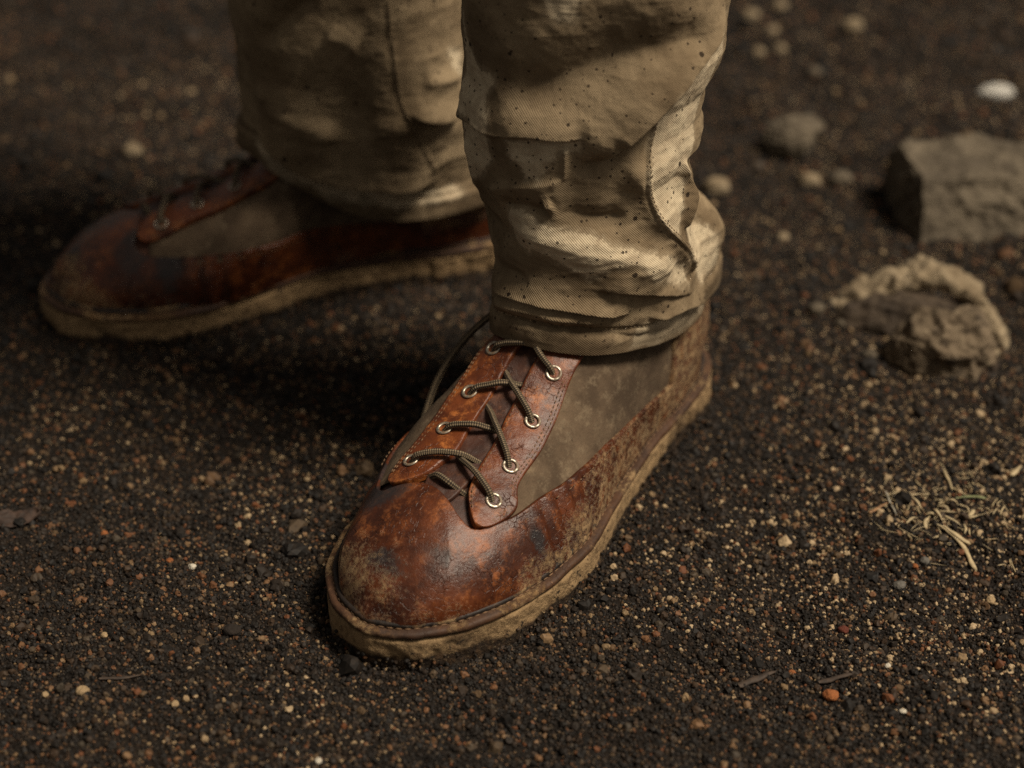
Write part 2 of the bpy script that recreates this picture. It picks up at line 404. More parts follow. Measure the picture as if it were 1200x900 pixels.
def gravel(name, n, r0, r1, power, label, f, sunk, bright=0.):
    XY = scatter(n, f); stuck = against_soles(n // 200) if name == 'fine_grit' else np.zeros((0, 3)); ns = len(stuck)
    XY = np.vstack([XY, stuck[:, :2]]); n = len(XY)
    r = r0 + (r1 - r0) * rng.random(n) ** power
    z = ground_z(XY[:, 0], XY[:, 1]) + r * (rng.random(n) * .9 - sunk)
    if ns: z[-ns:] = stuck[:, 2]
    P3 = np.c_[XY, 0 * z]
    patch = fbm(P3, 9, 3, 31)
    light = np.exp(-((XY[:, 0] - .225) / .12) ** 2 - ((XY[:, 1] - .79) / .13) ** 2)       # grains turn paler around the straw
    sh = np.clip(rng.random(n) ** 1.22 * .95 + .05 * patch + bright + .30 * light * rng.random(n), 0, 1)
    me = bpy.data.meshes.new(name); me.vertices.add(n); me.vertices.foreach_set('co', np.c_[XY, z].astype(np.float32).ravel())
    for k, t_, v in (('scl', 'FLOAT', r), ('shade', 'FLOAT', sh)):
        a = me.attributes.new(k, t_, 'POINT'); a.data.foreach_set('value', v.astype(np.float32))
    a = me.attributes.new('rot', 'FLOAT_VECTOR', 'POINT'); a.data.foreach_set('vector', (rng.random((n, 3)) * 6.283).astype(np.float32).ravel())
    o = bpy.data.objects.new(name, me); COL.objects.link(o)
    g = bpy.data.node_groups.new(name, 'GeometryNodeTree')
    g.interface.new_socket('Geometry', in_out='INPUT', socket_type='NodeSocketGeometry')
    g.interface.new_socket('Geometry', in_out='OUTPUT', socket_type='NodeSocketGeometry')
    N, L = g.nodes, g.links
    gi, go = N.new('NodeGroupInput'), N.new('NodeGroupOutput')
    inst = N.new('GeometryNodeInstanceOnPoints'); join = N.new('GeometryNodeJoinGeometry')
    for v in range(5):
        ico = N.new('GeometryNodeMeshIcoSphere'); ico.inputs['Radius'].default_value = 1; ico.inputs['Subdivisions'].default_value = 2
        sp = N.new('GeometryNodeSetPosition'); nz = N.new('ShaderNodeTexNoise'); nz.inputs['Scale'].default_value = .9; nz.inputs['Detail'].default_value = 2
        ps = N.new('GeometryNodeInputPosition'); ad = N.new('ShaderNodeVectorMath'); ad.inputs[1].default_value = (v * 7.3, v * 3.1, 1.7)
        L.new(ps.outputs[0], ad.inputs[0]); L.new(ad.outputs[0], nz.inputs['Vector'])
        sb = N.new('ShaderNodeVectorMath'); sb.operation = 'SUBTRACT'; sb.inputs[1].default_value = (.5, .5, .5); L.new(nz.outputs['Color'], sb.inputs[0])
        scv = N.new('ShaderNodeVectorMath'); scv.operation = 'MULTIPLY'; scv.inputs[1].default_value = (2.2, 1.9, 1.5); L.new(sb.outputs[0], scv.inputs[0])
        L.new(ico.outputs['Mesh'], sp.inputs['Geometry']); L.new(scv.outputs[0], sp.inputs['Offset'])
        sm_ = N.new('GeometryNodeSetMaterial'); sm_.inputs['Material'].default_value = M['grain']; L.new(sp.outputs[0], sm_.inputs['Geometry'])
        gti = N.new('GeometryNodeGeometryToInstance'); L.new(sm_.outputs[0], gti.inputs[0]); L.new(gti.outputs[0], join.inputs[0])
    L.new(gi.outputs[0], inst.inputs['Points']); L.new(join.outputs[0], inst.inputs['Instance']); inst.inputs['Pick Instance'].default_value = True
    na = N.new('GeometryNodeInputNamedAttribute'); na.data_type = 'FLOAT'; na.inputs['Name'].default_value = 'scl'; L.new(na.outputs[0], inst.inputs['Scale'])
    nr = N.new('GeometryNodeInputNamedAttribute'); nr.data_type = 'FLOAT_VECTOR'; nr.inputs['Name'].default_value = 'rot'
    e2r = N.new('FunctionNodeEulerToRotation'); L.new(nr.outputs[0], e2r.inputs[0]); L.new(e2r.outputs[0], inst.inputs['Rotation'])
    L.new(inst.outputs[0], go.inputs[0])
    md = o.modifiers.new('grains', 'NODES'); md.node_group = g
    return tag(o, label, 'gravel', kind='stuff')
gravel('fine_grit', 400000, .00045, .00110, 1.4, 'fine dark volcanic grit covering all the ground', 1.15, .3, .025)
gravel('coarse_grit', 48000, .0009, .0021, 1.9, 'coarser brown and grey grit grains strewn over the soil', 1.0, .25, .02)
gravel('small_pebbles', 1500, .0020, .0036, 2.0, 'small mixed pebbles scattered over the dark soil', .8, .35, .0)
gravel('soil_clods', 900, .0022, .0062, 2.6, 'crumbled dark soil clods on the far ground', .42, .5, -.12)

# ------------------------------------------------------------------ boots
BASE = smooth_closed(offset_curve(OUT, -.0055 * np.ones(len(OUT))), 4)
X0, X1 = BASE[:, 0].min(), BASE[:, 0].max()
_lat = BASE[BASE[:, 1] >= 0]; _lat = _lat[_lat[:, 0].argsort()]
_med = BASE[BASE[:, 1] < 0]; _med = _med[_med[:, 0].argsort()]
def wlat(x): return np.interp(x, np.r_[X0, _lat[:, 0], X1], np.r_[0, _lat[:, 1], 0])
def wmed(x): return np.interp(x, np.r_[X0, _med[:, 0], X1], np.r_[0, -_med[:, 1], 0])
KX = np.array([0,.05,.085,.10,.125,.15,.175,.20,.225,.25,.275,.290,.299,.303])
KH = np.array([.070,.076,.083,.087,.086,.077,.0605,.0495,.043,.0375,.0285,.0195,.012,0])
SEC = np.array([.03,.06,.12,.18,.24,.30]); SA = np.array([.85,.78,.9,.84,.95,1.08]); SB = np.array([.35,.42,.66,.76,.98,.82])
YK = np.array([.06,.1,.17,.24,.3]); YV = np.array([0,0,-.0135,-.0055,-.003])
MK_ = np.array([.1,.15,.2,.25,.29]); MV = np.array([0,.002,.006,-.005,-.002])
ZB = .0225
def smt(X, Y, n=21):
    xs = np.linspace(X[0], X[-1], 500); y = np.interp(xs, X, Y); k = np.hanning(n + 2)[1:-1]; k /= k.sum()
    return np.c_[xs, np.convolve(np.pad(y, n // 2, mode='reflect', reflect_type='odd'), k, 'valid')]
HT, AT, BT, YT, MT = smt(KX, KH, 25), smt(SEC, SA, 61), smt(SEC, SB, 61), smt(YK, YV, 61), smt(MK_, MV, 61)
def ip(T, x): return np.interp(x, T[:, 0], T[:, 1])
def upper(s, v, off=0.):
    """the last: s 0 heel .. 1 toe, v 0 outer welt .. .5 crest .. 1 inner welt"""
    s = np.clip(np.asarray(s, float), 0, 1); v = np.clip(np.asarray(v, float), 0, 1)
    x = X0 + (X1 - X0) * s; t = np.pi * v; c, sn = np.cos(t), np.clip(np.sin(t), 0, 1)
    H = np.maximum(ip(HT, np.minimum(x, .2975)), 0) * np.where(x > .2915, np.sqrt(np.clip((X1 - x) / (X1 - .2915), 0, 1)), 1)
    w = np.where(c >= 0, wlat(x), np.maximum(wmed(x) + ip(MT, x) * np.minimum(1, wmed(x) / .02), 0))
    y = ip(YT, x) * sn * np.minimum(1, w / .02) + np.sign(c) * w * np.abs(c) ** ip(AT, x)
    P = np.stack(np.broadcast_arrays(x, y, ZB + H * sn ** ip(BT, x)), -1)
    if np.any(off):
        e = 1.5e-3
        s0, s1 = np.clip(s - e, .001, .999), np.clip(s + e, .001, .999); v0, v1 = np.clip(v - e * 2, 0, 1), np.clip(v + e * 2, 0, 1)
        n = np.cross(upper(s, v1) - upper(s, v0), upper(s1, v) - upper(s0, v))
        n /= np.linalg.norm(n, axis=-1, keepdims=True) + 1e-12
        P = P + n * np.asarray(off)[..., None]
    return P
EYE_L = [(.772,.310),(.703,.333),(.613,.344),(.527,.347)]
EYE_M = [(.772,.598),(.695,.548),(.615,.537),(.534,.554)]
STAY_L_OUT = [(.826,.290),(.806,.258),(.755,.240),(.721,.279),(.681,.285),(.623,.280),(.563,.277),(.511,.290),(.450,.300)]
STAY_L_IN = [(.826,.290),(.822,.312),(.811,.342),(.788,.382),(.767,.398),(.738,.407),(.686,.412),(.631,.421),(.576,.418),(.520,.419),(.455,.420)]
STAY_M_IN = [(.822,.640),(.818,.600),(.806,.555),(.785,.516),(.758,.498),(.730,.485),(.696,.487),(.650,.490),(.606,.483),(.566,.482),(.524,.482),(.455,.482)]
STAY_M_OUT = [(.822,.640),(.806,.668),(.770,.660),(.745,.640),(.715,.622),(.655,.612),(.588,.612),(.538,.632),(.450,.640)]
FOX = [(.10,.0175),(.18,.018),(.252,.020),(.300,.026),(.389,.048),(.472,.072),(.552,.108),(.603,.143),(.690,.203),(.757,.234),(.812,.268)]
LACES = [[(.536,.550),(.524,.500),(.514,.462),(.500,.432),(.492,.400)], [(.480,.505),(.497,.470),(.520,.405),(.528,.349)], [(.617,.536),(.593,.479),(.574,.437),(.562,.405)],
         [(.548,.508),(.566,.470),(.590,.418),(.614,.345)], [(.697,.546),(.680,.486),(.662,.437),(.648,.402)], [(.612,.508),(.632,.470),(.668,.410),(.705,.335)],
         [(.773,.595),(.761,.544),(.742,.475),(.728,.432),(.718,.395)], [(.718,.508),(.736,.468),(.758,.392),(.774,.312)], [(.786,.545),(.788,.500),(.790,.450),(.786,.412),(.780,.375)]]
def mudfield(P, k=1.):
    """dirt thrown up from the ground: thick at the welt, thinning upward, in patches"""
    z = P[..., 2]; n = fbm(P, 38, 3, 41); side = sstep(.0, .03, P[..., 1]) * sstep(.27, .17, P[..., 0])
    m = np.exp(-np.maximum(z - ZB, 0) / .018) * (.35 + .5 * side) + .22 * n + .18 * side + .25 * sstep(.11, .03, P[..., 0])
    m += .35 * np.exp(-((P[..., 0] - .285) / .02) ** 2 - ((P[..., 1] + .02) / .03) ** 2)
    return np.clip(m * k, 0, 1)
def curve_sv(C, n):
    return lin(cr(C, 200) * [1., .35], n) / [1., .35]
def patch(name, A, B, n, m, off, mat, parent, mir, power=1., rag=0., wr=0., seed=0, k=1.):
    """a piece of upper between two edge curves in (s, v), with its own thickness and rolled edges"""
    A, B = curve_sv(A, n), curve_sv(B, n)
    q = np.r_[0., .006, .016, .035, np.linspace(.07, .93, m), .965, .984, .994, 1.]
    prof = np.r_[-.0006, off * .55, off * .86, off * .97, np.full(m, off), off * .97, off * .86, off * .55, -.0006]
    qq = q ** power
    SV = A[:, None] + (B - A)[:, None] * qq[None, :, None]
    rows = np.ones((n, 1)); rows[0] = -.2; rows[1] = .7; rows[-2] = .7; rows[-1] = -.2
    O = prof[None, :] * np.where(prof[None, :] > 0, rows, 1)
    P0 = upper(SV[..., 0], SV[..., 1])
    O = O + np.where(prof > off * .9, 1, 0)[None, :] * wr * fbm(P0, 70, 4, seed) * 1.0
    P = upper(SV[..., 0], SV[..., 1], O)
    mud = mudfield(P, k)
    P = P * [1, mir, 1]
    return mk(name, P, grid_faces(*O.shape), mat, parent, attrs={'mud': mud}, flip=(mir < 0))
def stitches(name, C, off, pitch, mat, parent, mir, length=.62, rad=.00032):
    sv = curve_sv(C, 900); P = upper(sv[:, 0], sv[:, 1], off + 0 * sv[:, 0]) * [1, mir, 1]
    d = np.r_[0, np.cumsum(np.linalg.norm(np.diff(P, axis=0), axis=1))]
    Vs, Fs, nv = [], [], 0
    for a in np.arange(0, d[-1] - pitch, pitch):
        t = np.linspace(a, a + pitch * length, 4); p = np.stack([np.interp(t, d, P[:, k]) for k in range(3)], 1)
        V, F, _ = tube(p, np.array([.4, 1, 1, .4]) * rad, 5); Vs.append(V); Fs.append(F + nv); nv += len(V)
    return mk(name, np.vstack(Vs), np.vstack(Fs), mat, parent)
def torus(R, r, n=22, k=8):
    a = np.linspace(0, 2 * np.pi, n, endpoint=False)[:, None]; b = np.linspace(0, 2 * np.pi, k, endpoint=False)[None]
    return np.stack([(R + r * np.cos(b)) * np.cos(a), (R + r * np.cos(b)) * np.sin(a), .7 * r * np.sin(b) + 0 * a], -1).reshape(-1, 3), grid_faces(n, k, True, True)
def ring_loft(curve, rows, name, mat, parent, mir, noise=None, mudf=None, close_top=False, close_bot=False):
    """rows: list of (offset, z) around a closed curve"""
    n = len(curve); R = []
    for off, z in rows:
        c = offset_curve(curve, np.full(n, off)); R.append(np.c_[c, np.full(n, z)])
    R = np.stack(R, 1)                           # n, rows, 3
    if noise is not None: R = noise(R)
    mud = mudf(R) if mudf is not None else np.zeros(R.shape[:2])
    V = R.reshape(-1, 3); F = grid_faces(n, R.shape[1], True, False)
    return mk(name, V * [1, mir, 1], F, mat, parent, attrs={'mud': mud.ravel()}, flip=(mir < 0))
EYELET_ME = {}
def build_boot(pose, mir, label, dirt=1.):
    root = empty('leather_boot', (pose[0], pose[1], 0), pose[2]); tag(root, label, 'boot', 'pair of worn leather boots')
    fine = lin(np.r_[OUT, OUT[:1]], 901)[:-1]; fine = smooth_closed(fine, 6)
    fine = fine  # outline, heel to toe along the outer side, back along the inner side
    # --- sole
    def sole_noise(R):
        x, y, z = R[..., 0], R[..., 1], R[..., 2]
        t = np.roll(R, -1, 0) - np.roll(R, 1, 0); nrm = np.stack([-t[..., 1], t[..., 0], 0 * z], -1); nrm /= np.linalg.norm(nrm, axis=-1, keepdims=True) + 1e-9
        wall = sstep(-.004, .003, z) * sstep(.0195, .016, z)
        lump = fbm(R, 75, 4, 5) * .0008 + np.maximum(fbm(R, 38, 3, 15), 0) ** 2 * .0020 + fbm(R, 220, 3, 16) * .0005
        per = np.cumsum(np.r_[0, np.linalg.norm(np.diff(R[:, 0, :2], axis=0), axis=1)])[:, None]
        flute = (np.sin(per * 2 * np.pi / .0115) > .2) * -.0013 * sstep(.11, .07, x) * sstep(.0165, .0145, z) * sstep(.001, .003, z)
        R = R + nrm * ((lump + flute) * wall)[..., None]
        R[..., 2] += .0035 * sstep(.24, .308, x) * sstep(.02, .0, z) * 0 + .0005 * fbm(R, 60, 3, 25) * wall
        return R
    def sole_mud(R):
        z = R[..., 2]; return np.clip(1.05 * sstep(.003, .0105, z) + .55 * fbm(R, 30, 4, 33) - .25 * (1 - sstep(.002, .007, z)), 0, 1)
    rows = [(-.012, -.004), (-.002, -.0035), (-.0002, -.001)] + [(.0002, .001 + k * .00105) for k in range(15)] + [(.0003, .0172), (-.0006, .0182), (-.0022, .0187), (-.012, .0188)]
    ring_loft(fine, rows, 'outsole', M['sole'], root, mir, sole_noise, sole_mud)
    # --- welt with a row of stitches on its shelf
    def welt_noise(R):
        R = R + 0; R[..., 2] += .0004 * fbm(R, 90, 3, 55); R[..., :2] += .0003 * fbm(R, 120, 2, 57)[..., None]; return R
    w = ring_loft(fine, [(-.004, .0186), (-.0004, .0187), (.0006, .0196), (.0007, .0208), (.0002, .0219), (-.0008, .0224), (-.0045, .0226), (-.0060, .0222), (-.0075, .0205)],
                  'welt', M['welt'], root, mir, welt_noise, lambda R: np.clip(.35 + .5 * fbm(R, 40, 3, 61), 0, 1))
    c2 = offset_curve(fine, np.full(len(fine), -.0030)); P = np.c_[c2, np.full(len(c2), .0228)] * [1, mir, 1]
    d = np.r_[0, np.cumsum(np.linalg.norm(np.diff(P, axis=0), axis=1))]; Vs, Fs, nv = [], [], 0
    for a in np.arange(0, d[-1] - .004, .0042):
        t = np.linspace(a, a + .0029, 4); p = np.stack([np.interp(t, d, P[:, k]) for k in range(3)], 1)
        V, F, _ = tube(p, np.array([.3, 1, 1, .3]) * .00042, 5); Vs.append(V); Fs.append(F + nv); nv += len(V)
    mk('welt_stitching', np.vstack(Vs), np.vstack(Fs), M['thread'], w)
    c3 = offset_curve(fine, np.full(len(fine), -.0046)); c3 = smooth_closed(c3, 10)
    V, F, _ = tube(np.r_[np.c_[c3, np.full(len(c3), .0236)], [[*c3[0], .0236]]] * [1, mir, 1], .0016, 8)
    mk('welt_shadow_gap', V, F, M['bead'], root, attrs={'mud': np.clip(.2 + .8 * fbm(V, 45, 3, 97), 0, 1)})  # dark tube paints in the shadow gap between welt and upper, plus mud
    # --- inner boot seen only in the seams and at the collar
    s = np.r_[np.linspace(0, .93, 150), np.linspace(.933, 1, 40)]; v = np.r_[0, np.linspace(.002, .06, 24), np.linspace(.068, .932, 110), np.linspace(.94, .998, 24), 1]
    S, Vv = np.meshgrid(s, v, indexing='ij'); P = upper(S, Vv, np.full(S.shape, -.0016) * sstep(0, .06, np.minimum(Vv, 1 - Vv)))
    mk('lining', P * [1, mir, 1], grid_faces(*S.shape), M['tongue'], root, attrs={'mud': mudfield(P, .5)}, flip=(mir < 0))
    # --- canvas quarters
    m1 = lambda C: [(a, 1 - b) for a, b in C]
    low = [(a, b * .8) for a, b in FOX]; topL = [(.10,.46),(.18,.45),(.252,.43),(.30,.40),(.389,.36),(.45,.325),(.552,.295),(.603,.292),(.69,.292),(.757,.272),(.806,.27)]
    patch('canvas_panel', low, topL, 150, 70, .0006, M['canvas'], root, mir, 1.6, wr=.0004, seed=3)
    topM = [(.10,.54),(.18,.55),(.252,.57),(.30,.60),(.389,.63),(.45,.625),(.552,.62),(.603,.60),(.69,.61),(.757,.635),(.806,.655)]
    lowM = [(a, 1 - b * .8) for a, b in FOX]
    patch('canvas_panel', topM, lowM, 150, 70, .0006, M['canvas'], root, mir, .62, wr=.0004, seed=4)
    # --- vamp and foxing: one leather piece round the toe
    foxU = FOX + [(.826,.285),(.832,.31),(.828,.36),(.815,.42),(.806,.47),(.806,.52),(.815,.57),(.826,.62),(.832,.66),(.826,.70)] + [(a, 1 - b) for a, b in FOX[::-1]]
    nb = 320
    B = curve_sv(foxU, nb)
    sb = np.r_[np.linspace(.10, .80, 90), .80 + .2 * np.sin(np.linspace(0, np.pi / 2, 71)[1:])]
    Aln = np.r_[np.c_[sb, 0 * sb], np.c_[sb[::-1][1:], 1 + 0 * sb[1:]]]
    u = np.linspace(0, 1, len(Aln)); A = np.stack([np.interp(np.linspace(0, 1, nb), u, Aln[:, k]) for k in (0, 1)], 1)
    q = np.r_[0, np.linspace(.004, .96, 70) ** 1.7, .972, .984, .993, .998, 1.]; off = .0016
    off = .0022; prof = np.r_[0.0008, np.full(70, off), off, off * .98, off * .86, off * .5, -.0004]
    SV = A[:, None] + (B - A)[:, None] * q[None, :, None]
    P0 = upper(SV[..., 0], SV[..., 1])
    crease = np.zeros(P0.shape[:2])
    for cx, tilt, amp in ((.205, .25, .0019), (.2165, .35, .0017), (.194, .2, .0015), (.228, .3, .0011), (.184, .2, .0010)):
        dline = P0[..., 0] - (cx + tilt * (np.abs(P0[..., 1]) - .04)); crease -= amp * np.exp(-(dline / .0019) ** 2) * sstep(.030, .042, np.abs(P0[..., 1]))
    O = prof[None] + np.where(prof > off * .9, 1, 0)[None] * (.0004 * fbm(P0, 60, 4, 71) + .0007 * fbm(P0, 24, 2, 73) + crease)
    P = upper(SV[..., 0], SV[..., 1], O)
    scuff = np.zeros(P.shape[:2])
    for sx, sy, sr in ((.272, -.016, .010), (.285, -.001, .008), (.273, .019, .008), (.252, -.027, .016), (.235, -.04, .012), (.228, .046, .006)):
        scuff = np.maximum(scuff, .8 * np.exp(-((P[..., 0] - sx) ** 2 + (P[..., 1] - sy) ** 2) / sr ** 2))
    vamp = mk('vamp', P * [1, mir, 1], grid_faces(*O.shape), M['leather'], root, attrs={'mud': np.clip(mudfield(P) * dirt + (dirt - 1) * .3, 0, 1), 'scuff': scuff}, flip=(mir > 0))
    for sgn in (0, 1):
        C = [(a + .004, b * .88 - .002) for a, b in FOX[3:-1]]
        if sgn: C = m1(C)
        stitches('stitching', C, .0024, .0032, M['thread'], vamp, mir)
    # --- heel counter
    ctr = [(.252,.002),(.250,.012),(.247,.022),(.243,.032),(.239,.054),(.236,.09)]
    back = [(.004,.002),(.004,.012),(.004,.03),(.004,.06),(.004,.12),(.004,.2)]
    patch('heel_counter', back, ctr, 60, 50, .0030, M['leather3'], root, mir, wr=.0008, seed=8, k=1.2)
    patch('heel_counter', m1(ctr), m1(back), 60, 50, .0030, M['leather3'], root, mir, wr=.0008, seed=9, k=1.2)
    # --- tongue with a soft roll between the eyestays
    patch('tongue', [(.84,.44),(.80,.41),(.70,.40),(.60,.40),(.45,.40)], [(.84,.46),(.80,.52),(.70,.51),(.60,.50),(.45,.50)], 90, 30, .0012, M['tongue'], root, mir, wr=.0009, seed=13)
    # --- eyestays
    eL = patch('eyestay', STAY_L_OUT, STAY_L_IN, 130, 40, .0036, M['leather2'], root, mir, wr=.0006, seed=17, k=.35 if mir > 0 else 1.2)
    eM = patch('eyestay', STAY_M_IN, STAY_M_OUT, 130, 40, .0036, M['leather2'], root, mir, wr=.0006, seed=19, k=.35 if mir > 0 else 1.2)
    ins = lambda A_, B_, f: [tuple(np.array(a) * (1 - f) + np.array(b) * f) for a, b in zip(curve_sv(A_, 40), curve_sv(B_, 40))]
    for f in (.10, .18): stitches('stitching', ins(STAY_L_OUT, STAY_L_IN, f)[3:], .0037, .0027, M['thread'], eL, mir)
    stitches('stitching', ins(STAY_L_IN, STAY_L_OUT, .08)[3:], .0037, .0027, M['thread'], eL, mir)
    for f in (.10, .18): stitches('stitching', ins(STAY_M_OUT, STAY_M_IN, f)[3:], .0037, .0027, M['thread'], eM, mir)
    # --- eyelets
    for (a, b) in EYE_L + EYE_M:
        p = upper(a, b, .0039); n = upper(a, b, .0133) - p; n /= np.linalg.norm(n); p = p * [1, mir, 1]; n = n * [1, mir, 1]
        if 'ring' not in EYELET_ME:
            V, F = torus(.0034, .00085); o = mk('eyelet', V, F, M['eyelet'], root); EYELET_ME['ring'] = o.data
            k = 20; ang = np.linspace(0, 2 * np.pi, k, endpoint=False)
            rr = [(.0031, .0001), (.0029, -.0008), (.0001, -.0010)]
            V = np.concatenate([np.c_[r_ * np.cos(ang), r_ * np.sin(ang), np.full(k, z_)] for r_, z_ in rr]); F = grid_faces(3, k, False, True)
            h = mk('eyelet_hole', V, F, M['hole'], o, flip=True); EYELET_ME['hole'] = h.data
        else:
            o = bpy.data.objects.new('eyelet', EYELET_ME['ring']); COL.objects.link(o); o.parent = root
            h = bpy.data.objects.new('eyelet_hole', EYELET_ME['hole']); COL.objects.link(h); h.parent = o
        o.location = p; o.rotation_mode = 'QUATERNION'; o.rotation_quaternion = Vector(n).to_track_quat('Z', 'Y')
    # --- laces
    eye = EYE_L + EYE_M
    def near_eye(sv): return min(math.hypot(sv[0] - a, (sv[1] - b) * .5) for a, b in eye) < .012
    for C in LACES:
        C = np.array(C); Q = [[a, b, .0070] for a, b in C]
        for e_, nx in ((0, 1), (-1, -2)):
            if near_eye(C[e_]): Q[e_][2] = .0026; continue
            p, q = C[nx], C[e_]; up_end = q[1] > .45                      # this end slips under the edge of an eyestay
            ve = (.514 if q[0] > .77 else .482) if up_end else .419; sg = 1 if up_end else -1
            at = lambda v_: p[0] + (q[0] - p[0]) * (v_ - p[1]) / (q[1] - p[1] + 1e-9)
            new = [[at(ve - sg * .030), ve - sg * .030, .0044], [at(ve - sg * .007), ve - sg * .007, .0012], [at(ve + sg * .03), ve + sg * .03, -.0030]]
            keep = [r_ for r_ in (Q[1:] if e_ == 0 else Q[:-1]) if (r_[1] - ve) * sg < -.040]
            Q = new[::-1] + keep if e_ == 0 else keep + new
        Q = np.array(Q)
        # leave each eyelet steeply, then lie over the throat
        Qd = cr(Q, 40)
        lift = np.zeros(40)
        for e_ in (0, -1):
            if near_eye(C[e_]): lift += .0030 * np.exp(-((np.arange(40) - (0 if e_ == 0 else 39)) / 5.) ** 2) * (1 - np.exp(-((np.arange(40) - (0 if e_ == 0 else 39)) / 2.2) ** 2))
        path = upper(Qd[:, 0], Qd[:, 1], Qd[:, 2] + lift) * [1, mir, 1]
        V, F, uv = tube(lin(path, 60), .00160, 12)
        mk('lace_segment', V, F, M['lace'], root, uv=uv)
    if mir < 0: return root
    # --- the long lace that leaves under the trouser hem and hangs down the inner side
    C = np.array([(.42,.60),(.47,.70),(.52,.78),(.56,.84),(.60,.90),(.64,.95)]); off = np.array([.006,.013,.018,.017,.011,.0045])
    Qd = cr(np.c_[C, off], 60); path = upper(Qd[:, 0], Qd[:, 1], Qd[:, 2]) * [1, mir, 1]
    V, F, uv = tube(lin(path, 90), .0018, 12); mk('lace_segment', V, F, M['lace'], root, uv=uv)
    return root
boot_f = build_boot(BOOT_F, 1, 'near boot pointing at the viewer, red leather with grey canvas side and sharp laces')
boot_r = build_boot(BOOT_R, -1, 'far blurred boot pointing left behind the near one, mud-edged sole', 1.0)

# ------------------------------------------------------------------ trousers
def periodic(th,K,Vv):
    """smooth periodic interpolation; th deg array, K knots deg sorted, Vv (...,nk)"""
    K=np.asarray(K,float);n=len(K)
    Ke=np.r_[K[-1]-360,K,K[0]+360,K[1]+360]
    i=np.clip(np.searchsorted(Ke,th,side='right')-1,0,n)
    # i index into Ke -> segment Ke[i]..Ke[i+1]
    t=(th-Ke[i])/(Ke[i+1]-Ke[i])
    idx=lambda k:(i-1+k)%n
    g=lambda k:np.take_along_axis(Vv,idx(k)[:,None],1)[:,0] if Vv.ndim==2 else Vv[idx(k)]
    p0,p1,p2,p3=g(-1),g(0),g(1),g(2)
    return .5*(2*p1+(p2-p0)*t+(2*p0-5*p1+4*p2-p3)*t*t+(3*p1-p0-3*p2+p3)*t**3)
LEGF=dict(
 hem=np.array([(7.5,.0605,.081),(21.9,.0735,.080),(35.3,.086,.079),(47.9,.093,.079),(62.1,.090,.080),(77.8,.076,.081),(98.2,.058,.083),(148.5,.046,.086),(185,.0475,.090),(205,.0575,.092),(220.6,.0697,.095),(231.6,.0735,.098),(243,.0738,.0985),(257.1,.070,.096),(265.6,.0669,.094),(276.9,.0608,.091),(293.9,.0532,.087),(320,.0485,.081),(343.2,.0508,.078),(356,.0555,.078)]),
 L=np.array([(.0915,.0555),(.097,.0565),(.105,.054),(.111,.0553),(.117,.0545),(.121,.0527),(.124,.0545),(.130,.0565),(.14,.0572),(.150,.0573),(.158,.062),(.172,.066),(.19,.068),(.198,.0683),(.203,.0690),(.21,.067),(.226,.0655),(.25,.068),(.32,.070)]),
 R=np.array([(.078,.052),(.0872,.0552),(.0975,.0526),(.1127,.0505),(.1276,.0470),(.1423,.046),(.1568,.0466),(.1663,.044),(.1719,.0437),(.178,.0493),(.185,.0507),(.1942,.0489),(.2079,.0511),(.2169,.0569),(.2258,.0605),(.2389,.0601),(.2519,.0614),(.32,.064)]),
 RB=np.array([(.078,.054),(.086,.0627),(.095,.0662),(.106,.0668),(.12,.0642),(.131,.0592),(.143,.052),(.16,.045),(.175,.047),(.2,.053),(.22,.06),(.25,.064),(.32,.066)]),
 c0=(.0425,.882),c1=(.0425,.882),front=.060,ztop=.32)
LEGR=dict(
 hem=np.array([(10,.080,.060),(50,.066,.062),(90,.050,.068),(130,.050,.082),(165,.056,.096),(195,.070,.100),(212,.065,.098),(222,.060,.090),(238,.041,.071),(250,.034,.063),(280,.0335,.057),(310,.043,.056),(335,.060,.057),(352,.075,.058)]),
 L=np.array([(.1,.0655),(.108,.066),(.1137,.0625),(.1273,.0685),(.1541,.073),(.1802,.074),(.32,.076)]),
 R=np.array([(.06,.076),(.32,.072)]),RB=np.array([(.06,.076),(.32,.072)]),
 c0=(-.088,1.062),c1=(-.094,1.062),front=.058,ztop=.32)
LEGF['R'][:,0]+=.008
LEGF['RB'][1:6,1]+=np.array([.003,.006,.007,.006,.004])
LEGR['L'][-3:,1]-=.003
KN=np.array([0.,14,45,90,150,197,235,268,300,335])
def leg_R(L,th,z):
    """upper-part radius at angle th (deg), height z, 1-D arrays"""
    rl=np.interp(z,*L['L'].T);rr=np.interp(z,*L['R'].T);rb=np.interp(z,*L['RB'].T);f=L['front']+0*z
    V=np.stack([rr,rb,.5*rb+.031,.063+0*z,.062+0*z,rl,.5*rl+.5*f+.003,f,.55*f+.45*rr+.002,.25*f+.75*rr+.0005],1)
    return periodic(th%360,KN,V)
def leg_base(L,th,h):
    """th deg, h 0 (hem)..1 (ztop) -> xyz, shapes equal"""
    sh=th.shape;t=(th%360).ravel();hh=h.ravel()
    H=L['hem'];zh=periodic(t,H[:,0],H[:,2]);rh=periodic(t,H[:,0],H[:,1])
    z=zh+hh*(L['ztop']-zh)
    ru=leg_R(L,t,z)
    w=1-sstep(.0,.30,hh)
    r=ru*(1-w)+rh*w
    k=np.clip((z-.06)/.2,0,1)
    cx=L['c0'][0]*(1-k)+L['c1'][0]*k;cy=L['c0'][1]*(1-k)+L['c1'][1]*k
    a=np.radians(t)
    return np.stack([cx+r*np.cos(a),cy+r*np.sin(a),z],-1).reshape(*sh,3)
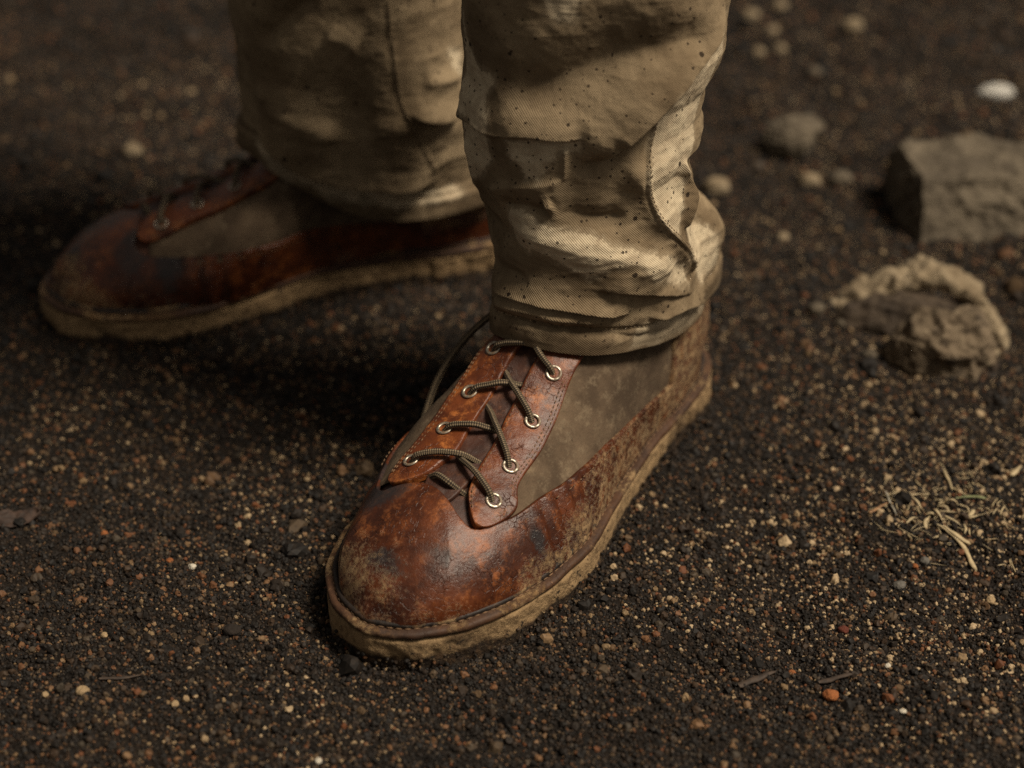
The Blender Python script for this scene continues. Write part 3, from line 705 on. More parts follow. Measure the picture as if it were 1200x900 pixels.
FOLDS_F=[
 ('O',4.0,3.0,20,[(188.8, 204.3), (211.2, 208.5), (223.2, 208.3), (238.5, 211.7), (256.0, 212.0), (269.2, 211.2)]),
 ('O',7,2.6,22,[(263.5, 193.9), (271.5, 203.1), (280.2, 212.4), (296.5, 231.2), (314.2, 247.2), (334.0, 260.7)]),
 ('R',-3,4,0,[(280.0, 213.2), (268.8, 200.2), (259.2, 189.1)]),
 ('O',2,1.2,14,[(255.5, 189.1), (246.0, 185.8), (231.0, 180.9), (215.5, 172.7)]),
 ('O',3.0,7,12,[(277.8, 207.1), (287.5, 185.7), (301.0, 160.8), (322, 136), (334, 122), (340, 108)]),
 ('R',5,12,0,[(225.0, 158.0), (253.5, 153.6), (280.5, 145.7), (314.8, 128.1)]),
 ('R',-2.5,3.2,0,[(214.2, 127.5), (231.0, 133.0), (241.0, 131.4)]),
 ('O',3.5,2.2,7,[(212.0, 119.5), (232.5, 124.5), (248.0, 124.3), (265.0, 121.0), (288.5, 111.6)]),
 ('R',1.8,3.5,0,[(216.5, 111.5), (238.0, 117.3), (254.8, 115.3), (276.8, 109.6)]),
 ('R',-1.3,2,0,[(224.2, 110.3), (238.8, 111.4), (248.8, 110.8), (265.5, 107.1), (289.8, 96.4), (329.2, 86.4)]),
 ('O',2.8,2.4,8,[(263.5, 130.9), (276.5, 130.1), (295.8, 122.7), (324.8, 110.3), (346.8, 103.6)]),
 ('O',4,2,9,[(296.2, 106.0), (323.2, 102.0), (360.2, 89.2)]),
 ('O',4,1.6,9,[(319.2, 145.4), (323.0, 156.7), (326.8, 170.1), (313.2, 188.6)]),
 ('R',2.5,3.5,0,[(246.0, 173.4), (249.8, 175.2)]),
 ('R',1.2,1.6,0,[(254.2, 204.9), (253.8, 186.8)]),
 ('R',-2.5,5,0,[(251.5, 171.7), (264.0, 167.4), (281.8, 166.0)]),
 ('R',-6.5,13,0,[(226.0, 224.6), (258.8, 241.9), (287.8, 252.3), (329.8, 258.2)]),
 ('R',-2,4,0,[(223.0, 168.1), (236.8, 171.7), (249.5, 169.8)]),
 ('R',1.5,4,0,[(202.2, 193.0), (203.5, 177.6), (202.5, 162.6)]),
]
SEAM_F=[(295.8, 222.1), (294.0, 210.9), (291.2, 198.3), (291.2, 183.6), (297.0, 166.7), (308.0, 152.3), (326.8, 133.3), (332.5, 121.1), (327.5, 111.2)]
DRY_F=[
 [(239.5, 281.3), (261.8, 282.7), (259.2, 272.5), (254.8, 265.3), (248.0, 265.6), (242.0, 272.7)],
 [(196.5, 257.6), (200.2, 249.1), (206.0, 240.7), (214.2, 235.9), (221.8, 233.3), (221.2, 215.2), (223.8, 208.6), (220.0, 208.1), (207.2, 208.8), (193.5, 207.1), (199.5, 235.6)],
 [(197.2, 203.7), (209.5, 205.8), (220.8, 204.4), (220.8, 190.9), (215.0, 179.1), (201.0, 168.1), (200.2, 178.2)],
 [(227.2, 205.6), (259.5, 210.1), (263.2, 201.4), (252.8, 201.6), (247.8, 192.3), (242.5, 186.0), (237.0, 185.8), (230.8, 194.7)],
 [(227.5, 165.8), (235.5, 170.4), (253.2, 164.3), (268.0, 158.5), (294.2, 146.8), (324.2, 127.4), (329.0, 112.7), (295.5, 129.5), (284.8, 142.2), (274.2, 144.3), (264.8, 136.4), (255.5, 142.1), (246.0, 146.0), (233.2, 150.5)],
 [(287.0, 90.4), (289.2, 100.9), (313.8, 102.6), (363.5, 85.3), (360.5, 79.6), (327.8, 79.7)],
 [(296.8, 228.8), (314.2, 245.1), (338.0, 257.1), (338.5, 235.3), (331.0, 218.5), (325.8, 199.6), (320.2, 178.0), (311.8, 149.5), (295.5, 165.1), (290.2, 189.7), (292.5, 211.1)],
 [(325.0, 158.0), (368.0, 128.1), (375.8, 97.9), (350.0, 102.7), (323.2, 135.0)],
]
FOLDS_R=[
 ('R',-4,6,0,[(254.5, 206.0), (240.0, 190.7), (224.0, 174.2)]),
 ('O',6.5,2.5,14,[(209.2, 126.8), (224.5, 109.8), (238.0, 94.0), (269.5, 87.4), (300.0, 85.7), (326.0, 83.2)]),
 ('O',4,3,10,[(298.2, 138.2), (312.2, 130.3), (331.0, 126.2)]),
 ('R',3,6,0,[(306.2, 152.9), (330.0, 149.0)]),
 ('R',-3,12,0,[(240.2, 150.4), (260.5, 144.0), (284.0, 143.9)]),
 ('R',3,9,0,[(218.8, 146.3), (236.8, 130.0), (262.2, 117.1)]),
 ('R',2.5,8,0,[(259.5, 183.9), (277.2, 173.9)]),
 ('R',-2,8,0,[(282.8, 122.0), (263.8, 126.7), (247.2, 137.8)]),
]
SEAM_R=[(292.8, 204.1), (293.8, 174.4), (295.5, 148.8), (299.0, 132.9), (308.5, 109.4), (321.5, 86.2)]
DRY_R=[
 [(323.5, 165.8), (333.2, 164.3), (332.0, 149.4), (326.8, 148.3)],
 [(209.8, 120.3), (223.2, 103.0), (252.8, 81.3), (301.8, 76.6), (336.8, 75.5), (337.0, 67.6), (303.0, 64.5), (242.5, 69.6), (218.8, 94.1)],
]
RREF = .062
def seg_field(P, C):
    """signed distance (right-hand side positive) and position along an open polyline"""
    C = cr(C, 40); best = np.full(len(P), 9.); sd = np.zeros(len(P)); tt = np.zeros(len(P))
    L = np.linalg.norm(np.diff(C, axis=0), axis=1); cum = np.r_[0, np.cumsum(L)]
    for i in range(len(C) - 1):
        a, b = C[i], C[i + 1]; ab = b - a; t = np.clip(((P - a) @ ab) / (ab @ ab + 1e-12), 0, 1)
        v = P - a - t[:, None] * ab; d = np.hypot(v[:, 0], v[:, 1]); m = d < best
        cross = ab[0] * (P[:, 1] - a[1]) - ab[1] * (P[:, 0] - a[0])
        best = np.where(m, d, best); sd = np.where(m, np.where(cross < 0, d, -d), sd); tt = np.where(m, (cum[i] + t * L[i]) / cum[-1], tt)
    return sd, tt
def to_az(C): return np.array([((a - 270) * math.pi / 180 * RREF, z / 1000) for a, z in C])
def poly_sdf(P, C):
    """millimetres inside a closed polygon (negative outside)"""
    n = len(C); best = np.full(len(P), 9.); ins = np.zeros(len(P), bool)
    for i in range(n):
        a, b = C[i], C[(i + 1) % n]; ab = b - a; t = np.clip(((P - a) @ ab) / (ab @ ab + 1e-12), 0, 1)
        best = np.minimum(best, np.hypot(*(P - a - t[:, None] * ab).T))
        c = (a[1] > P[:, 1]) != (b[1] > P[:, 1]); ins ^= c & (P[:, 0] < (b[0] - a[0]) * (P[:, 1] - a[1]) / (b[1] - a[1] + 1e-12) + a[0])
    return np.where(ins, best, -best) * 1000
def leg_disp(P, folds):
    d = np.zeros(len(P)); sag = np.zeros(len(P)); top = np.zeros(len(P))
    for kind, A, w, l, C in folds:
        C = to_az(C); m = (np.abs(P[:, 0] - C[:, 0].mean()) < np.ptp(C[:, 0]) / 2 + .05) & (np.abs(P[:, 1] - C[:, 1].mean()) < np.ptp(C[:, 1]) / 2 + .06)
        if not m.any(): continue
        sd, t = seg_field(P[m], C); tp = sstep(-.02, .18, t) * sstep(1.02, .80, t); w /= 1000.; l /= 1000.
        # soft ends: fade with distance past the end
        if kind == 'R': v = np.exp(-np.abs(sd / w) ** 1.5)
        else: v = np.where(sd < 0, np.exp(-np.abs(sd / l) ** 1.35), np.exp(-np.abs(sd / w) ** 1.6))
        v = v * tp * A / 1000 * 1.45
        if kind == 'O':
            k_ = 1500.; top[m] = np.log(np.exp(k_ * top[m]) + np.exp(k_ * v) - 1) / k_      # overlapping folds do not pile up
        else: d[m] += v
    return d + top, top
def build_leg(L, folds, seam, dry, name, parent, hip, seed, nth=620, nh=430):
    th = np.linspace(90, 450, nth, endpoint=False); h = np.r_[np.linspace(0, .02, 12), np.linspace(.0215, 1, nh - 12)]
    TH, H = np.meshgrid(th, h, indexing='ij'); P = leg_base(L, TH, H)
    AZ = np.stack([(TH.ravel() - 270) * math.pi / 180 * RREF, P[..., 2].ravel()], 1)
    d, sag = leg_disp(AZ, folds)
    sd, t = seg_field(AZ, to_az(seam)); seamv = .0009 * np.exp(-(sd / .0011) ** 2) - .0006 * np.exp(-((sd - .0022) / .0011) ** 2)
    d += (1. if nth > 500 else .5) * seamv * sstep(-.02, .05, t) * sstep(1.02, .95, t)
    z = P[..., 2]; zh = z[:, :1]; ab = z - zh                                  # height above the hem edge
    hemline = (-.0011 * np.exp(-((ab - .0135) / .0013) ** 2) + .0007 * sstep(.0125, .009, ab)).ravel()
    n1 = ridged(np.stack([P[..., 0] * .9, P[..., 1] * .9, P[..., 2] * 1.5], -1), 26, 4, seed).ravel() * (.0008 if nth > 500 else .0005) + fbm(P, 20, 3, seed + 31).ravel() * .0012 + fbm(P, 120, 3, seed + 3).ravel() * .00045
    pucker = fbm(np.stack([P[..., 0], P[..., 1], P[..., 2] * .3], -1), 240, 2, seed + 7).ravel() * .0004 * np.exp(-((ab.ravel() - .0125) / .005) ** 2)
    wr = fbm(np.stack([P[..., 0] * .8, P[..., 1] * .8, P[..., 2] * 2.6], -1), 40, 3, seed + 21).ravel() * .0012 * sstep(.2, .11, z.ravel())
    if nth < 500: hemline = hemline * 1.6 + (.0045 * sstep(.019, .010, ab)).ravel()          # the far leg's cuff flares
    d = d + hemline + n1 + pucker + wr
    a = np.radians(TH.ravel()); V = P.reshape(-1, 3).copy()
    fade = np.clip(ab.ravel() / .012, .25 if nth > 500 else .8, 1)
    d = np.where(np.abs(d) > 0, d * fade, d)
    V[:, 0] += d * np.cos(a); V[:, 1] += d * np.sin(a); V[:, 2] -= .45 * sag * fade
    V = V.reshape(nth, -1, 3)
    dr = np.full(len(AZ), -9.)
    for C in dry: dr = np.maximum(dr, np.clip(poly_sdf(AZ, to_az(C)), -9, 9))
    # the back of the leg dried in the same uneven way
    backn = fbm(P, 16, 3, seed + 11).ravel() * 8 - 3; bk = sstep(30, 70, np.abs((TH.ravel() - 90 + 180) % 360 - 180)); dr = np.maximum(dr, backn * (1 - bk) - 9 * bk)
    dr = dr.reshape(nth, -1); hemd = np.exp(-ab / .02)
    # turned-in edge of the hem, then the leg above the frame up to the hip
    inner = []
    for dz, rr in ((.0, -.0016), (.006, -.0024), (.016, -.003)):
        q = V[:, 0].copy(); c = np.array(L['c0']); u = q[:, :2] - c; u /= np.linalg.norm(u, axis=1)[:, None]; q[:, :2] += u * rr; q[:, 2] += dz; inner.append(q)
    up = []; top = V[:, -1]; ct = np.array(L['c1'])
    for k in range(1, 19):
        f = k / 18; zc = .32 + f * (.86 - .32); c = ct + (np.array(hip) - ct) * f ** 1.3; r = 1 + .28 * f
        q = top.copy(); q[:, :2] = c + (top[:, :2] - ct) * r; q[:, 2] = zc
        q[:, :2] += (q[:, :2] - c) * (.04 * fbm(q, 14, 2, seed + 5))[:, None]; up.append(q)
    A = np.stack(inner[::-1] + [V[:, j] for j in range(V.shape[1])] + up, 1); ni, nu = len(inner), len(up)
    drA = np.concatenate([np.full((nth, ni), -5), dr, np.repeat(dr[:, -1:], nu, 1)], 1); hA = np.concatenate([np.ones((nth, ni)), hemd, np.zeros((nth, nu))], 1)
    U = np.broadcast_to(((th - 90) * math.pi / 180 * RREF)[:, None], A.shape[:2])
    uv = np.stack([U, np.broadcast_to(A[..., 2].mean(0)[None], A.shape[:2]) * 0 + A[..., 2]], -1)
    o = mk(name, A, grid_faces(nth, A.shape[1], True, False), M['pant'], parent, attrs={'dry': drA, 'hemdirt': hA}, uv=uv)
    # stitching along the hem and beside the seam, lying on the finished cloth
    def row(pts, pitch, r, nm):
        dd = np.r_[0, np.cumsum(np.linalg.norm(np.diff(pts, axis=0), axis=1))]; Vs, Fs, nv = [], [], 0
        for s0 in np.arange(0, dd[-1] - pitch, pitch):
            tt = np.linspace(s0, s0 + pitch * .62, 3); p = np.stack([np.interp(tt, dd, pts[:, k]) for k in range(3)], 1)
            Vt, Ft, _ = tube(p, np.array([.5, 1, .5]) * r, 5); Vs.append(Vt); Fs.append(Ft + nv); nv += len(Vt)
        mk(nm, np.vstack(Vs), np.vstack(Fs), M['pthread'], o)
    jj = np.abs(ab - .0135).argmin(1); hp = V[np.arange(nth), jj]; hp = np.r_[hp, hp[:1]]
    c = np.array(L['c0']); u = hp[:, :2] - c; u /= np.linalg.norm(u, axis=1)[:, None]; hp[:, :2] += u * .0002
    row(hp, .0028, .00026, 'hem_stitching')
    S = cr(to_az(seam), 260); pts = []
    for sx, sz in S:
        ang = (sx / RREF * 180 / math.pi + 270); i = int(round((ang - 90) / 360 * nth)) % nth; j = np.abs(V[i, :, 2] - sz).argmin(); p = V[i, j].copy()
        w = p[:2] - c; w /= np.linalg.norm(w); p[:2] += w * .0003; pts.append(p)
    pts = np.array(pts); pts = np.stack([np.convolve(np.pad(pts[:, k], 3, mode='edge'), np.ones(7) / 7, 'valid') for k in range(3)], 1)
    row(pts, .0026, .00024, 'seam_stitching')
    return o
trousers = empty('trousers', (0, 0, 0)); tag(trousers, 'mud-stained khaki work trousers worn over both boots', 'trousers')
build_leg(LEGF, FOLDS_F, SEAM_F, DRY_F, 'trouser_leg', trousers, (.01, .93), 100)
build_leg(LEGR, FOLDS_R, SEAM_R, DRY_R, 'trouser_leg', trousers, (-.06, 1.02), 200, 420, 300)
# seat of the trousers, out of the picture above
zz = np.array([.80, .84, .90, .97, 1.04, 1.08]); rx = np.array([.10, .165, .180, .172, .150, .146]); ry = np.array([.075, .105, .125, .118, .10, .098])
an = np.linspace(0, 2 * np.pi, 64, endpoint=False); dirv = np.array([.614, -.789])
ux = np.array([.614, -.789]); uy = np.array([.789, .614]); R_ = []
for z_, a_, b_ in zip(zz, rx, ry):
    p = np.array([-.025, .975])[None] + np.cos(an)[:, None] * a_ * ux + np.sin(an)[:, None] * b_ * uy; R_.append(np.c_[p, np.full(64, z_)])
Vt = np.stack(R_, 1); Vt = Vt + fbm(Vt, 12, 3, 91)[..., None] * .004
cap0, cap1 = Vt[:, 0].mean(0), Vt[:, -1].mean(0)
Vt = np.concatenate([np.broadcast_to(cap0, (64, 1, 3)), Vt, np.broadcast_to(cap1, (64, 1, 3))], 1)
mk('trouser_seat', Vt, grid_faces(64, Vt.shape[1], True, False), M['pant'], trousers, attrs={'dry': np.full(64 * Vt.shape[1], -5.), 'hemdirt': np.zeros(64 * Vt.shape[1])}, uv=Vt.reshape(-1, 3)[:, [0, 2]])

# ------------------------------------------------------------------ rocks
def ico(sub):
    import bmesh
    bm = bmesh.new(); bmesh.ops.create_icosphere(bm, subdivisions=sub, radius=1.); V = np.array([v.co[:] for v in bm.verts]); F = np.array([[v.index for v in f.verts] for f in bm.faces]); bm.free()
    return V, F
ICO = {k: ico(k) for k in (3, 5, 6)}
def gz(x, y): return float(ground_z(np.array([float(x)]), np.array([float(y)]))[0])
def rock(name, x, y, size, label, mat, seed, sub=5, rough=.16, chop=0, rz=0., sink=.25, cat='stone', group=None, fine=.05):
    V, F = ICO[sub]; V = V.copy(); r_ = np.random.default_rng(seed)
    for _ in range(chop):
        n = r_.normal(size=3); n /= np.linalg.norm(n); d = .62 + .25 * r_.random(); e = V @ n - d; V = V - np.where(e > 0, e * .92, 0)[:, None] * n
    o = np.array([seed * 3.1, seed * 1.7, seed * .9])
    nn = V / np.linalg.norm(V, axis=1)[:, None]
    V = V + nn * (rough * ridged(V + o, 1.1, 4, seed) + fine * fbm(V + o, 6, 4, seed + 1))[:, None]
    V = V * np.array(size) / 2
    ob = mk(name, V, F, mat, smooth=True); ob.location = (x, y, gz(x, y) + size[2] / 2 - sink * size[2]); ob.rotation_euler = (0, 0, rz)
    return tag(ob, label, cat, group)
# squared slab running out of the frame at the right
def box_rock(name, V8, n, mat, seed, amp, label, cat):
    """a block given by its 8 corners (bottom 4, top 4), broken up by noise"""
    t = np.linspace(0, 1, n); c = np.array(V8, float); Vs, Fs, nv = [], [], 0
    for q in ((0,1,5,4),(1,2,6,5),(2,3,7,6),(3,0,4,7),(4,5,6,7)):
        A, B = np.meshgrid(t, t, indexing='ij'); a, b, d, e = (c[i] for i in q)
        P = ((1-A)*(1-B))[..., None]*a + (A*(1-B))[..., None]*b + (A*B)[..., None]*d + ((1-A)*B)[..., None]*e
        Vs.append(P.reshape(-1, 3)); Fs.append(grid_faces(n, n) + nv); nv += n * n
    V = np.vstack(Vs); F = np.vstack(Fs); ctr = c.mean(0); half = (c.max(0) - c.min(0)) / 2
    u = (V - ctr) / half; k = np.max(np.abs(u), axis=1); nrm = u / np.linalg.norm(u, axis=1)[:, None]
    edge = np.sort(np.abs(u), axis=1); rnd = sstep(.78, 1., edge[:, 1]) * .010 + sstep(.75, 1, edge[:, 0]) * .006
    V = V - nrm * rnd[:, None]
    V = V + nrm * (amp * ridged(V, 18, 5, seed) + amp * .55 * fbm(V, 75, 4, seed + 2) + .0006 * fbm(V, 300, 2, seed + 4))[:, None]
    V[:, 2] += 0
    return tag(mk(name, V, F, mat), label, cat)
box_rock('rock', [(.260,1.094,-.01),(.46,1.106,-.01),(.45,1.225,-.01),(.246,1.190,-.01),(.264,1.122,.034),(.46,1.134,.043),(.45,1.185,.044),(.256,1.168,.036)],
         110, M['rock'], 5, .0062, 'large squared grey-brown rock cut off by the right edge of the picture', 'rock')
# broken rock: a curved crust arching over a rounded core, with a dark hollow between
br = empty('broken_rock', (.240, .987, gz(.240, .987))); tag(br, 'broken rock with a pale arched crust over a rounded core and a dark hollow', 'rock')
n, m = 120, 56
u = np.linspace(0, 1, n)[:, None]; w = np.linspace(0, 2 * np.pi, m, endpoint=False)[None]
ctrl = np.array([(-.060,.014,-.008),(-.050,.022,.000),(-.034,.028,.009),(-.008,.030,.0205),(.016,.027,.0265),(.036,.014,.018),(.047,-.002,.004),(.050,-.010,-.008)])
path = cr(ctrl, n)
# a thick shell: front lip along the arch, running back and down into the soil
T = np.gradient(path, axis=0); T /= np.linalg.norm(T, axis=1)[:, None]
back = np.array([.10, .86, -.10]); up_ = np.cross(np.broadcast_to(back, T.shape), T); up_ /= np.linalg.norm(up_, axis=1)[:, None]; up_ *= np.sign(up_[:, 2:3] + 1e-6)
rt = np.interp(u[:, 0], [0, .1, .5, .85, 1], [.002, .0042, .0052, .0044, .002])
prof_b = np.where(np.cos(w) > 0, np.cos(w) * .030, np.cos(w) * .005)
Pc = path[:, None] + back * prof_b[..., None] + up_[:, None] * (np.sin(w) * rt[:, None])[..., None]
nrm = Pc - path[:, None]; nrm /= np.linalg.norm(nrm, axis=-1, keepdims=True)
Pc = Pc + (up_[:, None] * .8 + nrm * .4) * (.0045 * ridged(Pc, 45, 5, 77) + .0034 * fbm(Pc, 130, 4, 78))[..., None]
mk('crust', Pc, grid_faces(n, m, False, True), M['rock_pale'], br)
V, F = ICO[6]; V = V * np.array([.034, .024, .027]); V = V + V / np.linalg.norm(V, axis=1)[:, None] * (.0060 * ridged(V, 34, 4, 81) + .0036 * fbm(V, 110, 4, 82))[:, None]
V2, F2 = ICO[5]; V2 = V2 * np.array([.044, .016, .023]); V2 = V2 + V2 / np.linalg.norm(V2, axis=1)[:, None] * (.004 * ridged(V2, 50, 4, 85) + .002 * fbm(V2, 150, 3, 86))[:, None]
mk('inner_face', V2 + np.array([-.008, .020, -.001]), F2, mat_rock('hollow_shade_stone', (.03, .021, .014), (.06, .042, .027), (.10, .072, .045)), br)  # shade inside the hollow is put into this darker stone colour
cr_ = mk('core', V + np.array([.010, -.022, .006]), F, mat_rock('brown_broken_stone', (.07, .05, .03), (.135, .10, .064), (.20, .155, .10)), br)
for i, (x, y, s, lb) in enumerate([(.183,1.012,.011,'crumb of rock at the left foot of the arched crust'),(.196,1.000,.008,'smaller crumb beside the one at the left foot of the crust'),(.207,.962,.009,'low crumb in front of the hollow of the broken rock'),(.262,.948,.007,'crumb at the front right of the broken rock core')]):
    rock('stone', x, y, (s, s * .9, s * .7), lb, M['rock'], 90 + i, 3, .25, 2, i)
rock('rock', .1955, 1.236, (.046, .036, .030), 'rounded tan rock standing alone beyond the trouser leg', M['rock'], 12, 5, .14, 2, .3, .22, 'rock')
rock('stone', .2015, 1.192, (.016, .013, .012), 'small pale stone just in front of the rounded tan rock', M['rock_pale'], 13, 3)
rock('stone', .2225, 1.192, (.017, .014, .011), 'dull brown stone right of the small pale one, before the squared rock', M['rock'], 14, 3)
rock('stone', .1366, 1.172, (.019, .016, .015), 'tan stone peeking out right beside the trouser leg', M['rock_pale'], 15, 3)
rock('stone', .3551, 1.322, (.027, .017, .013), 'whitish stone near the upper right corner', mat_rock('white_stone', (.42, .40, .36), (.55, .53, .48), (.62, .60, .55), 2), 16, 3)
rock('stone', .1749, 1.116, (.0095, .008, .007), 'tiny grey stone below the rounded tan rock', M['rock_pale'], 17, 3)
rock('stone', -.2602, 1.214, (.014, .012, .011), 'lone tan stone on the dark soil above the far boot toe', M['rock_pale'], 18, 3)
rock('stone', .2807, .968, (.0066, .006, .0055), 'bright tan pebble at the right foot of the broken rock', M['rock_pale'], 19, 3)
far = [(.1902,1.473,.0145,'palest of the small stones along the top edge right of the leg'),(.2160,1.494,.0125,'small stone touching the top edge, second from the trouser leg'),
       (.2657,1.436,.017,'stone on its own along the top edge, farthest right of the scatter'),(.2037,1.441,.0105,'small stone below the palest one near the top edge'),
       (.1905,1.411,.0105,'lower left stone of the pair under the palest top-edge stone'),(.2070,1.411,.0105,'lower right stone of the pair under the palest top-edge stone'),
       (.2275,1.367,.0115,'dim stone lowest in the scatter of stones near the top edge')]
for i, (x, y, s, lb) in enumerate(far):
    rock('stone', x, y, (s, s * .85, s * .75), lb, M['rock_pale'] if i != 6 else M['rock'], 30 + i, 3, group='scattered stones at the top edge')
def peb(nm, c): return mat_rock(nm, tuple(v * .75 for v in c), c, tuple(min(1, v * 1.35) for v in c), 5, .0008)
PC = {'orange': peb('orange_pebble', (.25, .085, .026)), 'tan': peb('tan_pebble', (.30, .21, .115)), 'grey': peb('grey_pebble', (.11, .10, .085)), 'red': peb('dark_red_pebble', (.10, .026, .015)), 'white': peb('white_pebble', (.5, .45, .36)), 'black': peb('black_lump', (.016, .011, .008))}
for i, (x, y, s, c, lb) in enumerate([
    (.1463,.6780,.0074,'orange','orange-brown pebble, largest in the lower right grit'), (.2341,.7480,.0055,'tan','tan pebble standing near the right edge below the straw'),
    (.1312,.6970,.0038,'orange','small reddish pebble left of the orange-brown one'), (.1769,.6640,.0036,'white','whitish bead of stone right below the orange-brown pebble'),
    (.1750,.6952,.0034,'white','whitish bead of stone above the lower right twig'), (.1591,.7260,.0055,'red','dark red pebble between the boot toe and the right edge'),
    (.1915,.7592,.0064,'grey','round grey-brown pebble below the straw patch'), (.2069,.7774,.0059,'grey','smooth blue-grey pebble right under the straw patch'),
    (.2018,.7746,.0036,'orange','small orange pebble touching the smooth blue-grey one'), (-.1951,.6715,.0062,'tan','tan pebble, largest at the lower left'),
    (-.1525,.6658,.0042,'tan','yellowish pebble right of the largest lower left one'), (-.1919,.7104,.0038,'tan','light brown pebble above the largest lower left one'),
    (-.1584,.7652,.0044,'white','pale flat pebble midway between left edge and boot toe'), (-.2067,.7928,.0042,'orange','orange-tan pebble near the left edge, highest of the left ones'),
    (-.1702,.7705,.0036,'orange','bright orange pebble just above the pale flat one'), (-.0847,.6307,.0038,'white','white pebble on the bottom edge below the boot toe'),
    (-.2125,.6724,.0038,'tan','small tan pebble closest to the lower left corner'), (-.1324,.7150,.0085,'black','black lump left of the near boot toe')]):  # the last entry is a plain near-black lump
    rock('pebble', x, y, (s, s * .85, s * .72), lb, PC[c], 60 + i, 3, .2, 1, i * 1.1, .2, 'pebble', fine=.03)

# ------------------------------------------------------------------ straw, twigs and a dry leaf
def stalk(name, pts, w, mat, label, cat, group=None, lift=.0012, flat=.45, bend=.0):
    p = np.array(pts, float); n = 14; q = cr(p, n) if len(p) > 2 else lin(p, n)
    z = np.array([gz(*a) for a in q]) + lift + bend * np.sin(np.linspace(0, np.pi, n)); r = w * np.interp(np.linspace(0, 1, n), [0, .1, .6, 1], [.6, 1, .9, .35])
    r = r * (1 + .25 * fbm(np.c_[q, z], 300, 2, 5)); V, F, _ = tube(np.c_[q, z], r, 7)
    c = np.repeat(np.c_[q, z], 7, 0); V[:, 2] = c[:, 2] + (V[:, 2] - c[:, 2]) * flat
    ends = [[*range(7)][::-1], [*range(len(V) - 7, len(V))]]
    o = mk(name, V, [tuple(f) for f in F.tolist()] + [tuple(e) for e in ends], mat)
    return tag(o, label, cat, group)
st = stalk('straw', [(.2313,.7695),(.2278,.7889),(.2173,.8025)], .0013, M['straw'], 'longest straw stalk, forked, reaching down out of the straw patch', 'straw', 'dry straw bits', .0022)
o = stalk('fork', [(.2318,.7885),(.2254,.7946),(.2200,.8003)], .0012, M['straw'], None, None, lift=.003); o.parent = st
stalk('straw', [(.2462,.8223),(.2390,.8245),(.2311,.8245)], .0010, M['straw_g'], 'dull green grass blade in the straw patch', 'grass blade', None, .0025)
stalk('straw', [(.1836,.8105),(.1947,.8193)], .0010, mat_plain('brown_straw', (.20, .105, .045), .7), 'brown stalk lying left of the straw patch', 'straw', 'dry straw bits', .002)
stalk('straw', [(.1948,.8283),(.1972,.8076)], .0007, mat_plain('grey_straw', (.20, .18, .14), .7), 'thin grey stalk crossing beside the brown one', 'straw', 'dry straw bits', .002)
stalk('straw', [(.2647,.8466),(.272,.8552)], .0015, M['straw'], 'short thick straw bit at the right edge above the patch', 'straw', 'dry straw bits', .002)
stalk('straw', [(.2296,.8529),(.2307,.8321)], .0009, M['straw'], 'straw stalk standing highest above the straw patch', 'straw', 'dry straw bits', .002)
LB = ['leftmost short straw bit of the pale patch, pointing right', 'short straw bit standing nearly upright left of the patch centre', 'short straw bit in the upper middle of the patch', 'straw bit lying above the leftmost one, slanting down',
      'short straw bit joining the fork of the longest stalk', 'short straw bit right of the patch centre, under the green blade', 'crooked straw bit at the very centre of the patch', 'short straw bit just above the long forked stalk end',
      'straw bit touching the left tip of the green blade', 'short straw bit left of the crooked centre one', 'lowest right of the short straw bits, beside the fork']
for a, lb in zip(([(.2016,.8025),(.205,.806),(.2081,.8076)], [(.2113,.8003),(.2120,.806),(.2151,.8098)], [(.2212,.8193),(.224,.817),(.2259,.8134)], [(.2063,.8253),(.210,.821),(.2119,.8164)], [(.223,.8098),(.227,.8055),(.2301,.8032)],
          [(.2323,.8193),(.235,.816),(.2352,.8112)], [(.2178,.8149),(.2185,.810),(.2206,.8061)], [(.2317,.8047),(.232,.801),(.2307,.7975)], [(.2250,.8220),(.228,.8195),(.2310,.8190)], [(.2135,.8115),(.216,.811),(.2185,.8090)], [(.2380,.8130),(.236,.810),(.2330,.8080)]), LB):
    stalk('straw', a, .0006 + .0005 * random.random(), M['straw'], lb, 'straw', 'short straw bits in the patch', .0018, flat=.3, bend=.003 * random.random())
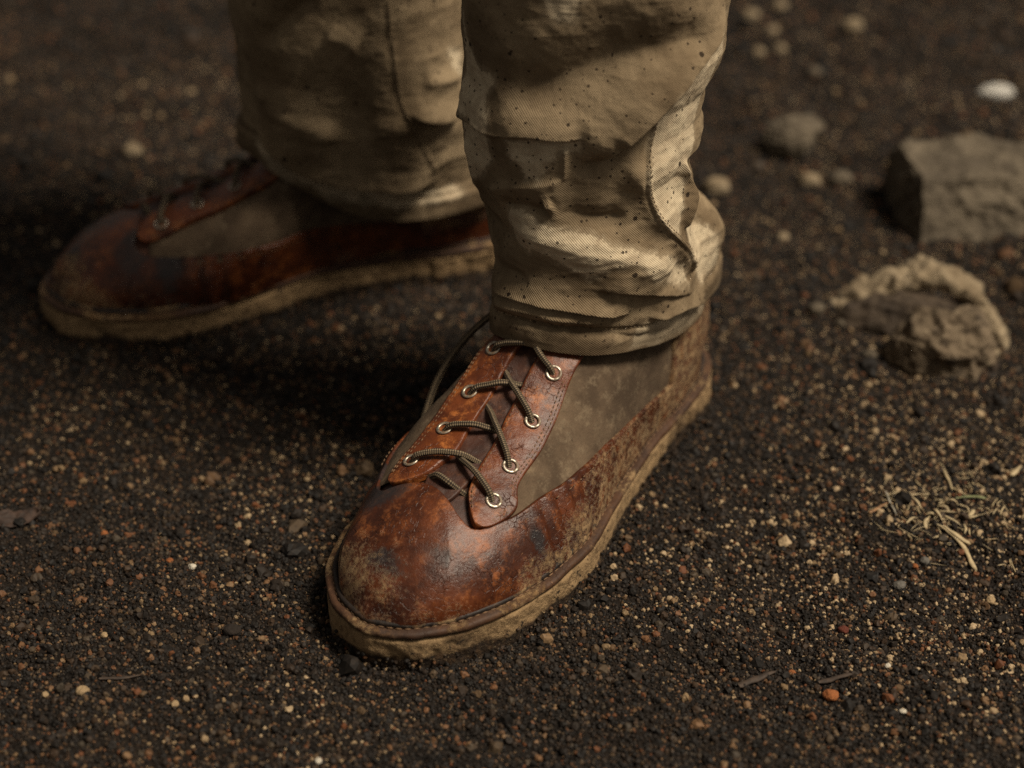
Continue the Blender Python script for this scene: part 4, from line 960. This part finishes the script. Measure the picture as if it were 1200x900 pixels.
# chaff: splinters too small to pick apart
r_ = np.random.default_rng(3); Vs, Fs, nv = [], [], 0
for i in range(130):
    cx, cy = .220 + r_.normal() * .020, .811 + r_.normal() * .020; an_ = r_.random() * 3.14; ln = .0015 + .006 * r_.random() ** 2; wd = .00018 + .0004 * r_.random() ** 2
    zc = gz(cx, cy) + .0009 + .0012 * r_.random(); tl = r_.normal() * .25
    t_ = np.linspace(-1, 1, 5); p = np.c_[cx + np.cos(an_) * t_ * ln + .12 * ln * t_ ** 2, cy + np.sin(an_) * t_ * ln, zc + tl * t_ * ln * .5]
    V, F, _ = tube(p, wd * np.array([.3, 1, 1, .8, .2]), 5); Vs.append(V); Fs.append(F + nv); nv += len(V)
tag(mk('chaff', np.vstack(Vs), np.vstack(Fs), M['straw']), 'tiny straw splinters sprinkled through the straw patch', 'chaff', kind='stuff')
stalk('twig', [(.142,.6875),(.1512,.6890),(.160,.6905)], .0016, M['twig'], 'dark bark sliver above the orange-brown pebble', 'twig', None, .0018)
stalk('twig', [(.105,.6860),(.1127,.6901),(.123,.6950)], .0018, M['twig'], 'dark bent twig below the near boot heel side, lower middle', 'twig', None, .0018)
stalk('twig', [(-.189,.6800),(-.1793,.6808),(-.170,.6835)], .0009, M['twig'], 'thin curled twig right of the lower left pebbles', 'twig', None, .0018)
# curled dry leaf at the left edge
A, B = np.meshgrid(np.linspace(-1, 1, 24), np.linspace(-1, 1, 16), indexing='ij'); hw = np.sqrt(np.clip(1 - A ** 2, 0, 1)) * .0075 * (1 - .25 * A)
Lf = np.stack([A * .012, B * hw * .8, .0016 + .002 * (B * .9) ** 2 + .0015 * A ** 2 + .0022 * fbm(np.stack([A, B, 0 * A], -1), 2.2, 3, 5)], -1)
o = mk('leaf', Lf, grid_faces(24, 16), mat_plain('brown_leaf', (.028, .014, .008), .8, sc=180)); o.location = (-.253, .803, gz(-.253, .803)); o.rotation_euler = (0, 0, .25)
sol = o.modifiers.new('thickness', 'SOLIDIFY'); sol.thickness = .0006
tag(o, 'dark brown dry leaf lying at the left edge', 'leaf')
